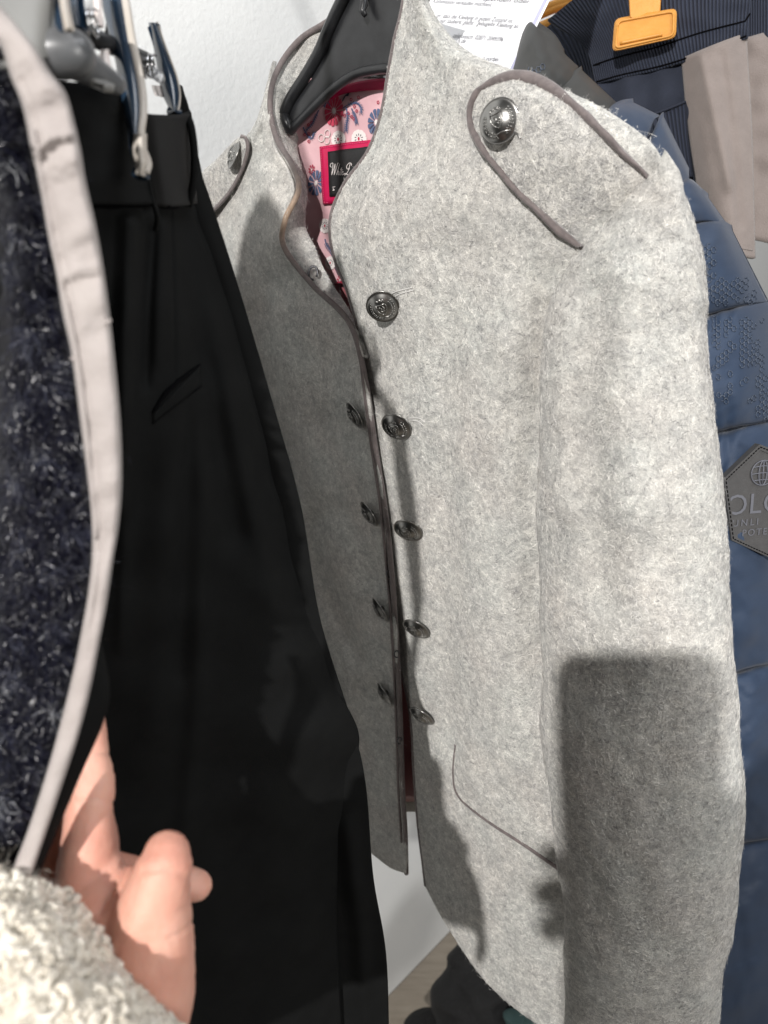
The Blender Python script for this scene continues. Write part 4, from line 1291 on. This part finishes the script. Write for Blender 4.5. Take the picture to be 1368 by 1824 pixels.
rh = remesh_obj('hand', [
    cchain([(0.0, -0.24, 0.06, .034), (0.0, -0.18, 0.04, .036), (0.018, -0.13, 0.036, .034), (0.040, -0.085, 0.03, .034), (0.046, -0.052, 0.027, .024)]),
    cchain([(-0.052, -0.13, 0.028, .018), (-0.045, -0.18, 0.03, .030), (-0.035, -0.24, 0.05, .034)]),
    cchain([(-0.03, -0.23, 0.05, .030), (-0.028, -0.17, 0.03, .028), (0.0, -0.145, 0.03, .026)]),
    cchain([(0.030, -0.085, 0.020, .011), (0.022, -0.088, -0.004, .009), (-0.02, -0.090, -0.006, .008), (-0.062, -0.092, 0.0, .008), (-0.072, -0.092, 0.008, .0075)]),
    cchain([(0.034, -0.108, 0.020, .011), (0.022, -0.110, -0.005, .009), (-0.02, -0.112, -0.007, .0085), (-0.064, -0.113, 0.0, .009), (-0.077, -0.114, 0.009, .0085)]),
    cchain([(0.036, -0.128, 0.022, .010), (0.022, -0.130, -0.004, .009), (-0.02, -0.132, -0.006, .008), (-0.062, -0.133, 0.0, .009), (-0.075, -0.135, 0.009, .0085)]),
    cchain([(0.030, -0.11, 0.034, .016), (0.022, -0.07, 0.026, .011), (0.006, -0.045, 0.022, .009)]),
], 'skin', pr, 0.0016, 8)
A_ = cr1(np.array([(-0.012, -0.185, 0.055, .062), (0.015, -0.26, 0.09, .066), (0.06, -0.36, 0.16, .062), (0.13, -0.50, 0.28, .068)]), 24)
V, f = tube_soft(np.array([Cc(*q[:3]) for q in A_]), A_[:, 3], 24, 4)
o = mesh_obj('sleeve', V, f, 'sherpa', pr); o['label'] = 'right sleeve outside the frame'
rh['label'] = 'right hand holding the phone, outside the frame'

# ------------------------------------------------------------------ paper notice
A = P(983, 0, .52); B = P(916, 135, .50); Cq = P(750, -14, .554)
ex = (A - Cq) / np.linalg.norm(A - Cq)
ey = (A - B); ey -= ex * (ey @ ex); ey /= np.linalg.norm(ey)
ez = np.cross(ex, ey)
if ez @ (CAM - A) < 0:
    ez = -ez
pn = thing('paper_notice', 'white printed paper notice in a clear sleeve behind the jacket shoulder', 'notice')
def pquad(name, x0, x1, y0, y1, z, mat, th=0.0004):
    V = [A + ex * x + ey * y + ez * zz for zz in (z, z - th) for x, y in ((x0, y0), (x1, y0), (x1, y1), (x0, y1))]
    return mesh_obj(name, V, bf, mat, pn, smooth=False)
pquad('sheet', -0.107, -0.0015, -0.085, 0.20, 0.0, 'paper')
pquad('sleeve_edge', -0.0052, -0.0030, -0.085, 0.20, 0.0006, 'lilac_edge')
def text_mesh(name, s, size, origin, X, Y, N, mat, parent, shear=0.0, spacing=1.0, align='LEFT', bold=0.0):
    cu = bpy.data.curves.new(name, 'FONT')
    cu.body = s; cu.size = size; cu.shear = shear; cu.space_character = spacing; cu.align_x = align; cu.offset = bold
    cu.resolution_u = 3
    o = bpy.data.objects.new(name + '_t', cu)
    COL.objects.link(o)
    dg = bpy.context.evaluated_depsgraph_get()
    me = bpy.data.meshes.new_from_object(o.evaluated_get(dg))
    bpy.data.objects.remove(o)
    v = np.zeros(len(me.vertices) * 3); me.vertices.foreach_get('co', v); v = v.reshape(-1, 3)
    W = np.asarray(origin) + v[:, :1] * X + v[:, 1:2] * Y + N * 0.0006
    me.vertices.foreach_set('co', W.ravel())
    me.materials.clear(); me.materials.append(MATS[mat])
    me.name = name
    o2 = bpy.data.objects.new(name, me)
    COL.objects.link(o2); o2.parent = parent
    return o2
def paper_xy(px, py):
    d = P(px, py, 1.0) - CAM
    t = ((A - CAM) @ ez) / (d @ ez)
    q = CAM + d * t - A
    return q @ ex, q @ ey
def pline(px0, px1, py, s):
    (x0, y0), (x1, y1) = paper_xy(px0, py), paper_xy(px1, py + (px1 - px0) * 0.045)
    o = text_mesh('printed_line', s, 0.0062, A + ex * x0 + ey * y0, ex, ey, ez, 'ink', pn, shear=0.15)
    v = np.zeros(len(o.data.vertices) * 3); o.data.vertices.foreach_get('co', v); v = v.reshape(-1, 3)
    lx = (v - A) @ ex
    wdt = lx.max() - lx.min()
    k = (x1 - x0) / wdt
    v += np.outer((lx - x0) * (k - 1), ex)
    o.data.vertices.foreach_set('co', v.ravel())
    return o
pline(762, 944, -4, 'Kleidung, die du spenden oder')
pline(770, 876, 6, 'Kommission verkaufen möchtest.')
pline(777, 914, 32, 'er, dass die Kleidung in gutem Zustand ist.')
pline(782, 925, 41, 'nur saubere, glatte / gebügelte Kleidung an.')
pline(806, 896, 68, 'telefonisch: 02871 2049396')
pline(814, 828, 77, 'h.de')
pline(858, 888, 108, 'n vorbei.')

# ------------------------------------------------------------------ puffer jacket
pf = thing('puffer_jacket', 'blue and charcoal quilted puffer jacket with grey hexagon patch behind the felt sleeve', 'jacket')
def puff_rows(segs, tbase, bulge, mode_t=True):
    pass
def puff(name, rows, mat, amp, nv=40, nu=40, seed=1, gather=0.0):
    A = cr1(np.asarray(rows, float), nv)
    A = cr1(A.transpose(1, 0, 2), nu).transpose(1, 0, 2)
    s = np.linspace(0, 1, nv)[:, None]
    A[0, :, 1] -= 7; A[0, :, 2] += 0.005
    px, py, t = A[..., 0], A[..., 1], A[..., 2] + np.interp(A[..., 1], [150, 400, 800, 1200, 1500, 1900], [0, 0.01, 0.03, 0.065, 0.085, 0.11])
    edge = np.minimum(s, 1 - s)
    qx = np.linspace(0, 1, nu)[None]
    t -= amp * np.sin(np.pi * s) ** 0.55 * (0.35 + 0.65 * np.sin(np.pi * np.clip(qx, 0.02, 0.98)) ** 0.6) - 0.018 * np.clip((qx - 0.8) / 0.2, 0, 1) ** 2
    t -= gather * np.exp(-edge / 0.10) * (edge > 0.01) * np.sin(px / 5.5 + 2 * np.sin(px / 17)) + 0.0012 * vnoise(px, py, 70, seed) + 0.0005 * vnoise(px, py, 26, seed + 40)
    G = P(px, py, t)
    shell(name, G, 0.0012, mat, pf)
    return G
q = [puff('yoke_panel', [[(905, 150, .50), (940, 45, .515), (968, 52, .535), (990, 70, .55), (1005, 95, .56)], [(925, 240, .48), (978, 200, .485), (1002, 172, .50), (1022, 150, .52), (1030, 118, .545)]], 'puffer_grey', 0.024, seed=1),
     puff('yoke_panel', [[(930, 215, .48), (970, 190, .485), (995, 155, .50), (1020, 135, .52), (1036, 124, .54)], [(1010, 310, .47), (1055, 265, .475), (1085, 230, .49), (1100, 208, .505), (1100, 184, .525)]], 'puffer_grey', 0.026, seed=2),
     puff('shoulder_panel', [[(1010, 300, .47), (1060, 240, .475), (1085, 200, .485), (1105, 186, .505), (1128, 182, .525)], [(1060, 330, .465), (1110, 290, .47), (1150, 250, .48), (1165, 215, .50), (1176, 206, .52)]], 'puffer_blue', 0.012, seed=3),
     puff('shoulder_panel', [[(1070, 340, .465), (1120, 290, .47), (1155, 255, .48), (1172, 222, .50), (1182, 206, .52)], [(1120, 440, .46), (1170, 400, .465), (1210, 360, .475), (1226, 325, .495), (1228, 300, .515)]], 'puffer_blue', 0.012, seed=4),
     puff('sleeve_panel', [[(1130, 400, .465), (1190, 350, .468), (1225, 325, .475), (1250, 342, .488), (1262, 352, .51)], [(1140, 420, .46), (1200, 412, .462), (1240, 396, .468), (1275, 396, .482), (1302, 408, .505)]], 'puffer_blue', 0.010, seed=5),
     puff('sleeve_panel', [[(1140, 420, .462), (1200, 412, .464), (1242, 398, .470), (1278, 396, .482), (1304, 408, .508)], [(1140, 580, .455), (1210, 575, .457), (1265, 560, .462), (1320, 545, .475), (1370, 538, .505)]], 'puffer_blue', 0.020, seed=6),
     puff('sleeve_panel', [[(1140, 582, .457), (1210, 577, .459), (1265, 562, .464), (1322, 547, .476), (1372, 540, .508)], [(1160, 800, .450), (1230, 785, .451), (1285, 768, .455), (1340, 756, .462), (1420, 745, .50)]], 'puffer_blue', 0.024, seed=7, gather=0.0022),
     puff('sleeve_panel', [[(1160, 802, .452), (1230, 787, .453), (1285, 771, .457), (1342, 759, .464), (1424, 748, .50)], [(1170, 1220, .455), (1240, 1212, .456), (1310, 1200, .460), (1360, 1186, .468), (1450, 1176, .51)]], 'puffer_blue', 0.022, nv=60, seed=8, gather=0.0022),
     puff('sleeve_panel', [[(1170, 1222, .457), (1240, 1214, .458), (1310, 1202, .462), (1362, 1189, .470), (1452, 1179, .51)], [(1170, 1520, .475), (1240, 1515, .476), (1305, 1505, .480), (1362, 1496, .488), (1452, 1490, .53)]], 'puffer_blue', 0.022, nv=50, seed=9, gather=0.002),
     puff('sleeve_panel', [[(1170, 1522, .477), (1240, 1517, .478), (1305, 1507, .482), (1364, 1499, .490), (1454, 1493, .53)], [(1160, 1900, .51), (1230, 1900, .512), (1290, 1896, .516), (1364, 1890, .526), (1454, 1885, .56)]], 'puffer_blue', 0.022, nv=50, seed=10, gather=0.002)]
SP = Surf(*q)
# hexagon print
parts = []
def hexes(cx0, cy0, cols, rws, R, keep, sx=0.75):
    r = np.random.default_rng(int(cx0))
    for i in range(cols):
        for j in range(rws):
            x = cx0 + i * R * 1.55 * sx
            y = cy0 + (j + 0.5 * (i % 2)) * R * 1.78
            if r.random() > keep(i, j):
                continue
            c = [(x + R * 0.92 * sx * math.cos(a), y + R * 0.92 * math.sin(a)) for a in np.linspace(0, 2 * np.pi, 7)]
            c3 = [SP.hit(u, v, 0.0005)[0] for u, v in c]
            for a, b in zip(c3[:-1], c3[1:]):
                if r.random() < 0.88:
                    parts.append(tube_data(np.array([a, b]), 0.00022, 4))
hexes(1248, 440, 5, 8, 6.4, lambda i, j: 0.95 - 0.25 * i + 0.05 * j)
hexes(1270, 500, 11, 4, 6.2, lambda i, j: 0.5 if i > 3 else 0.8)
hexes(1272, 570, 13, 14, 6.0, lambda i, j: max(0.05, 0.9 - 0.06 * j) if i in (0, 1, 3, 4, 7, 8, 9) else 0.12)
hexes(1335, 610, 5, 14, 6.0, lambda i, j: 0.85 if 0 < i - j * 0.25 < 2.6 else 0.05)
hexes(938, 120, 5, 3, 6.0, lambda i, j: 0.75)
V, f = join(parts)
o = mesh_obj('hexagon_print', V, f, 'hex_print', pf); o['kind'] = 'stuff'
# hexagonal rubber patch
hexo = [(1288, 852), (1352, 791), (1430, 822), (1448, 950), (1372, 994), (1302, 962)]
def surf_poly(surf, outline, off, name, mat, th, parent, n=8):
    C = np.mean(np.array(outline, float), 0)
    O = np.array(outline, float)
    E = np.concatenate([np.linspace(O[i], O[(i + 1) % len(O)], n, endpoint=False) for i in range(len(O))])
    rings = [np.array([surf.hit(*(C * (1 - s) + e * s), off)[0] for e in E]) for s in (0.08, 0.3, 0.55, 0.8, 1.0)]
    k = len(E)
    nrm = surf.hit(*C)[1]
    V = np.concatenate(rings + [rings[-1] - nrm * th])
    f = [tuple(range(k))]
    for i in range(5):
        for j in range(k):
            f.append((i * k + j, i * k + (j + 1) % k, (i + 1) * k + (j + 1) % k, (i + 1) * k + j))
    return mesh_obj(name, V, f, mat, parent)
patch_c = P(1368, 893, .452)
hp, hn = SP.hit(1330, 893, 0)
# flat frame for the patch, leaning on the sleeve
pX = P(1368, 888, float((hp - CAM) @ FW) + 0.003) - P(1300, 893, float((hp - CAM) @ FW) - 0.001); pX /= np.linalg.norm(pX)
pN = CAM - hp; pN -= pX * (pN @ pX); pN[2] *= 0.4; pN -= pX * (pN @ pX); pN /= np.linalg.norm(pN)
pY = np.cross(pN, pX)
def on_patch(px, py, off=0.0):
    d = P(px, py, 1.0) - CAM
    t = ((hp + pN * 0.004 - CAM) @ pN) / (d @ pN)
    return CAM + d * t + pN * off
E = np.array([on_patch(*p) for p in hexo])
Ei = E.mean(0) + (E - E.mean(0)) * 0.90
V = np.concatenate([E + pN * 0.0008, Ei + pN * 0.0008, Ei, E - pN * 0.004])
f = [(6 * 0 + i, (i + 1) % 6, 6 + (i + 1) % 6, 6 + i) for i in range(6)] + [(6 + i, 6 + (i + 1) % 6, 12 + (i + 1) % 6, 12 + i) for i in range(6)] + [tuple(range(12, 18))] + [(18 + i, 18 + (i + 1) % 6, (i + 1) % 6, i) for i in range(6)]
pat = mesh_obj('hexagon_patch', V, f, 'patch_grey', pf, smooth=False)
pat['label'] = 'grey hexagonal rubber patch with globe emblem'
parts = []
Em = E.mean(0) + (E - E.mean(0)) * 0.955
for a, b in zip(Em, np.roll(Em, -1, 0)):
    k = 14
    for i in range(k):
        parts.append(tube_data(np.array([a + (b - a) * (i / k), a + (b - a) * ((i + .6) / k)]) + pN * 0.001, 0.00035, 5))
V, f = join(parts)
mesh_obj('stitching', V, f, 'dark_thread', pat)
def frame_text(s, px, py, size, spacing=1.0, bold=0.0, nm='patch_lettering'):
    return text_mesh(nm, s, size, on_patch(px, py, 0.0), pX, pY, pN, 'patch_print', pat, spacing=spacing, bold=bold)
frame_text('OLO', 1290, 918, 0.0185, 1.05, 0.0)
frame_text('UNLI', 1303, 938, 0.0062, 1.45)
frame_text('POTE', 1320, 955, 0.0062, 1.25)
gc = on_patch(1358, 842, 0.0006)
parts = []
gr = 0.0078
for k in (0.35, 1.0):
    parts.append(tube_data(np.array([gc + pX * gr * k * math.cos(a) + pY * gr * math.sin(a) for a in np.linspace(0, 2 * np.pi, 30)]), 0.00045, 6))
parts.append(tube_data(np.array([gc - pY * gr, gc + pY * gr]), 0.0004, 6))
for h in (-0.55, 0.0, 0.55):
    x = gr * math.sqrt(1 - h * h)
    parts.append(tube_data(np.array([gc + pX * x * s + pY * (gr * h - 0.0006 * s * s) for s in np.linspace(-1, 1, 9)]), 0.0004, 6))
V, f = join(parts)
mesh_obj('globe_emblem', V, f, 'patch_print', pat)

# ------------------------------------------------------------------ sweatpants with clip hanger
sw = thing('sweatpants', 'navy sweatpants with ribbed waistband and taupe side panels, upper right', 'trousers')
def tpatch(name, rows, mat, nu=40, nv=30, th=0.003, disp=None):
    G = grid_pts(rows, nu, nv, disp, mode='t')
    shell(name, G, th, mat, sw)
    return G
GWb = tpatch('waistband', [[(975, 35, .66), (1050, -18, .645), (1150, -40, .63), (1250, -55, .615), (1345, -70, .60)], [(1040, 85, .655), (1090, 65, .64), (1160, 45, .625), (1250, 20, .61), (1338, 5, .598)], [(1060, 150, .658), (1110, 137, .643), (1180, 122, .628), (1255, 98, .612), (1332, 68, .60)]],
             'navy_rib', 60, 40, disp=lambda px, py: 0.001 * vnoise(px, py, 60, 91))
GWi = tpatch('waistband', [[(960, 60, .70), (1010, 20, .685), (1060, -10, .67), (1080, -40, .66)], [(1000, 110, .70), (1040, 80, .685), (1070, 60, .67), (1090, 40, .66)], [(1040, 190, .70), (1060, 160, .685), (1085, 130, .67), (1100, 100, .66)]], 'navy_rib', 30, 26)
tpatch('waistband', [[(1320, -70, .625), (1370, -85, .615), (1450, -100, .605)], [(1318, 10, .628), (1370, 0, .618), (1450, -20, .608)], [(1318, 78, .63), (1370, 66, .62), (1450, 48, .61)]], 'navy_rib', 20, 20)
GLg = tpatch('trouser_front', [[(1050, 148, .662), (1100, 140, .648), (1160, 128, .632), (1240, 105, .618)], [(1080, 230, .662), (1130, 220, .648), (1180, 210, .634), (1240, 195, .62)], [(1120, 360, .665), (1160, 350, .652), (1210, 340, .638), (1250, 330, .626)], [(1160, 560, .67), (1200, 550, .658), (1240, 540, .646), (1265, 530, .635)]],
             'navy_jersey', 40, 50, disp=lambda px, py: 0.0025 * vnoise(px, py, 80, 92) + folds(([(1210, 180), (1222, 260), (1240, 360)], 4, -0.002))(px, py))
GTa = tpatch('side_panel', [[(1213, 104, 0.622), (1250, 88, .604), (1290, 72, .598), (1330, 58, 0.604)], [(1226, 240, 0.624), (1260, 236, .605), (1300, 232, .598), (1340, 228, 0.604)], [(1245, 360, 0.628), (1275, 366, .609), (1310, 370, .602), (1344, 372, 0.608)], [(1262, 448, 0.632), (1290, 452, .613), (1318, 456, .606), (1346, 460, 0.612)]],
             'taupe_jersey', 30, 50, disp=lambda px, py: folds(([(1250, 110), (1275, 220), (1300, 330)], 10, 0.003), ([(1285, 100), (1305, 250), (1318, 400)], 9, -0.0025))(px, py))
GTb = tpatch('side_panel', [[(1325, 68, .625), (1360, 58, .62), (1420, 40, .612)], [(1333, 240, .625), (1370, 236, .62), (1430, 230, .612)], [(1338, 425, .628), (1370, 432, .622), (1430, 440, .614)]], 'taupe_jersey', 20, 40, disp=lambda px, py: 0.001 * vnoise(px, py, 60, 95))
SW = Surf(GLg, GWb)
GPk = tpatch('pocket', [[(1162, 205, .634), (1190, 196, .628), (1222, 182, .620)], [(1175, 260, .634), (1200, 256, .628), (1226, 250, .622)], [(1190, 320, .636), (1212, 318, .630), (1234, 315, .625)]], 'navy_rib', 16, 24, 0.002)
for pts in ([(1162, 204), (1190, 194), (1222, 181)], [(1162, 206), (1176, 262), (1190, 322)]):
    A2 = cr1(np.array(pts, float), 20)
    tube('stitching', P(A2[:, 0], A2[:, 1], np.interp(A2[:, 0], [1160, 1225], [.6325, .6185])), 0.0009, 'navy_jersey', sw, 6)
S3 = Surf(GTa)
tube('hem_seam', S3.path([(1266, 432), (1290, 438), (1318, 442), (1340, 446)], 16, 0.0001), 0.0006, 'taupe_jersey', sw, 6)
S2 = Surf(GWb)
for pts in ([(1062, 146), (1110, 133), (1180, 117), (1255, 93), (1330, 64)], [(1052, 118), (1100, 102), (1170, 84), (1250, 58), (1336, 36)]):
    tube('waist_seam', S2.path(pts, 40, 0.0002), 0.0007, 'dark_thread', sw, 6)

oh = thing('clip_hanger', 'orange yellow plastic clip hanger gripping the navy sweatpants waistband', 'hanger')
def oslab(name, outline, t, th, bev=0.0012, slope=(0, 0)):
    O = np.array(outline, float)
    C = O.mean(0)
    n = len(O)
    T = lambda q: t + slope[0] * (q[0] - C[0]) + slope[1] * (q[1] - C[1])
    ring = lambda k, dt: np.array([P(*(C + (q - C) * k), T(C + (q - C) * k) + dt) for q in O])
    V = np.concatenate([ring(0.95, 0), ring(1.0, bev), ring(1.0, th), ring(.95, th + bev)])
    f = [tuple(range(n))] + [(i * n + j, i * n + (j + 1) % n, (i + 1) * n + (j + 1) % n, (i + 1) * n + j) for i in range(3) for j in range(n)] + [tuple(range(4 * n - 1, 3 * n - 1, -1))]
    return mesh_obj(name, V, f, 'orange_plastic', oh, smooth=False)
def rpoly(corners, r, k=5):
    out = []
    C = np.array(corners, float)
    for i in range(len(C)):
        p, a, b = C[i], C[i - 1], C[(i + 1) % len(C)]
        u = (a - p) / np.linalg.norm(a - p); v = (b - p) / np.linalg.norm(b - p)
        for s in np.linspace(0, 1, k):
            out.append((1 - s) ** 2 * (p + u * r) + 2 * s * (1 - s) * p + s * s * (p + v * r))
    return out
jaw = oslab('clip_jaw', rpoly([(1095, 33), (1206, 14), (1204, 68), (1090, 93)], 12), .612, 0.012, 0.0016, (-0.00013, 0))
oslab('clip_neck', rpoly([(1118, -40), (1180, -45), (1176, 24), (1122, 34)], 5), .613, 0.009, 0.0014)
# raised border and lip of the jaw
c = np.array(rpoly([(1101, 38), (1200, 20), (1199, 63), (1096, 86)], 9))
tube('jaw_border', np.array([P(x, y, .6112 - 0.00013 * (x - 1149)) for x, y in np.concatenate([c, c[:1]])]), 0.0009, 'orange_plastic', jaw, 6)
tube('jaw_lip', np.array([P(x, y, .611 - 0.00013 * (x - 1149)) for x, y in np.linspace([1104, 77], [1180, 61], 12)]), 0.0013, 'orange_plastic', jaw, 8)
tube('hanger_stem', np.array([P(1150, -35, .618), P(1150, -150, .63), np.array([.30, .90, rail_z])]), 0.004, 'orange_plastic', oh, 10)
wh_labels = ['uppermost of the orange wooden hanger bars beside the paper notice', 'lowest of the orange wooden hanger bars beside the paper notice']
for k, (p0, p1) in enumerate((((940, 30), (1110, -14)), ((930, 64), (1100, 14)))):
    hh = thing('wooden_hanger', wh_labels[k], 'hanger', group='orange hangers beside the notice')
    a, b = P(*p0, .74), P(*p1, .70)
    mid = (a + b) / 2 + np.array([0, 0, 0.004])
    tube('hanger_bar', cr1(np.array([a, mid, b]), 14), 0.0062, 'orange_plastic', hh, 12, 0.8)
    tube('hanger_bar', cr1(np.array([a, mid, b]), 14) + np.array([0, 0.006, 0.011]), 0.0038, 'orange_plastic', hh, 10, 0.8)
    tube('hook', np.array([b, np.array([.36 + .03 * k, .985, rail_z])]), 0.002, 'chrome', hh, 8)

# ------------------------------------------------------------------ floor clutter
def bag(name, label, cat, rowsb, mat, seed, rt=None):
    G, _ = ring_tube(rowsb, 40, 30)
    px, py, _ = proj(G)
    ctr = G.mean(1, keepdims=True)
    d = G - ctr; d /= np.linalg.norm(d, axis=-1, keepdims=True) + 1e-9
    G = G + d * (0.012 * vnoise(px, py, 60, seed))[..., None]
    G[..., 2] = np.maximum(G[..., 2], 0.0005)
    V, f = closed_mesh(G)
    return tag(mesh_obj(name, V, f, mat), label, cat)
tf_ = lambda py: 1.50 / (math.sin(TH) - (912 - py) / F * math.cos(TH))
bag('black_bag', 'crumpled black bag on the floor below the jacket hem', 'bag', [(842, 1655, 900, 1640, 1.30, 1.26, .02, .02), (800, 1715, 960, 1700, 1.30, 1.25, .08, .08), (782, 1765, 980, 1760, 1.30, 1.25, .12, .10), (790, 1800, 985, 1800, 1.30, 1.26, .10, .06), (820, 1830, 990, 1830, 1.30, 1.27, .04, .04)], 'bag_black', 3)
bag('black_shoe', 'small black object on the floor at the bottom edge beside the trousers', 'shoe', [(745, 1802, 760, 1800, 1.34, 1.33, .01, .01), (734, 1815, 790, 1812, 1.33, 1.32, .03, .03), (734, 1850, 815, 1850, 1.30, 1.30, .04, .03), (745, 1890, 830, 1890, 1.28, 1.28, .02, .02)], 'bag_black', 5)
bag('teal_cloth', 'strip of teal cloth on the floor under the jacket hem', 'cloth', [(925, 1803, 955, 1804, 1.16, 1.16, .01, .01), (905, 1816, 965, 1816, 1.15, 1.15, .02, .02), (880, 1840, 970, 1840, 1.14, 1.14, .02, .02)], 'teal_cloth', 7)
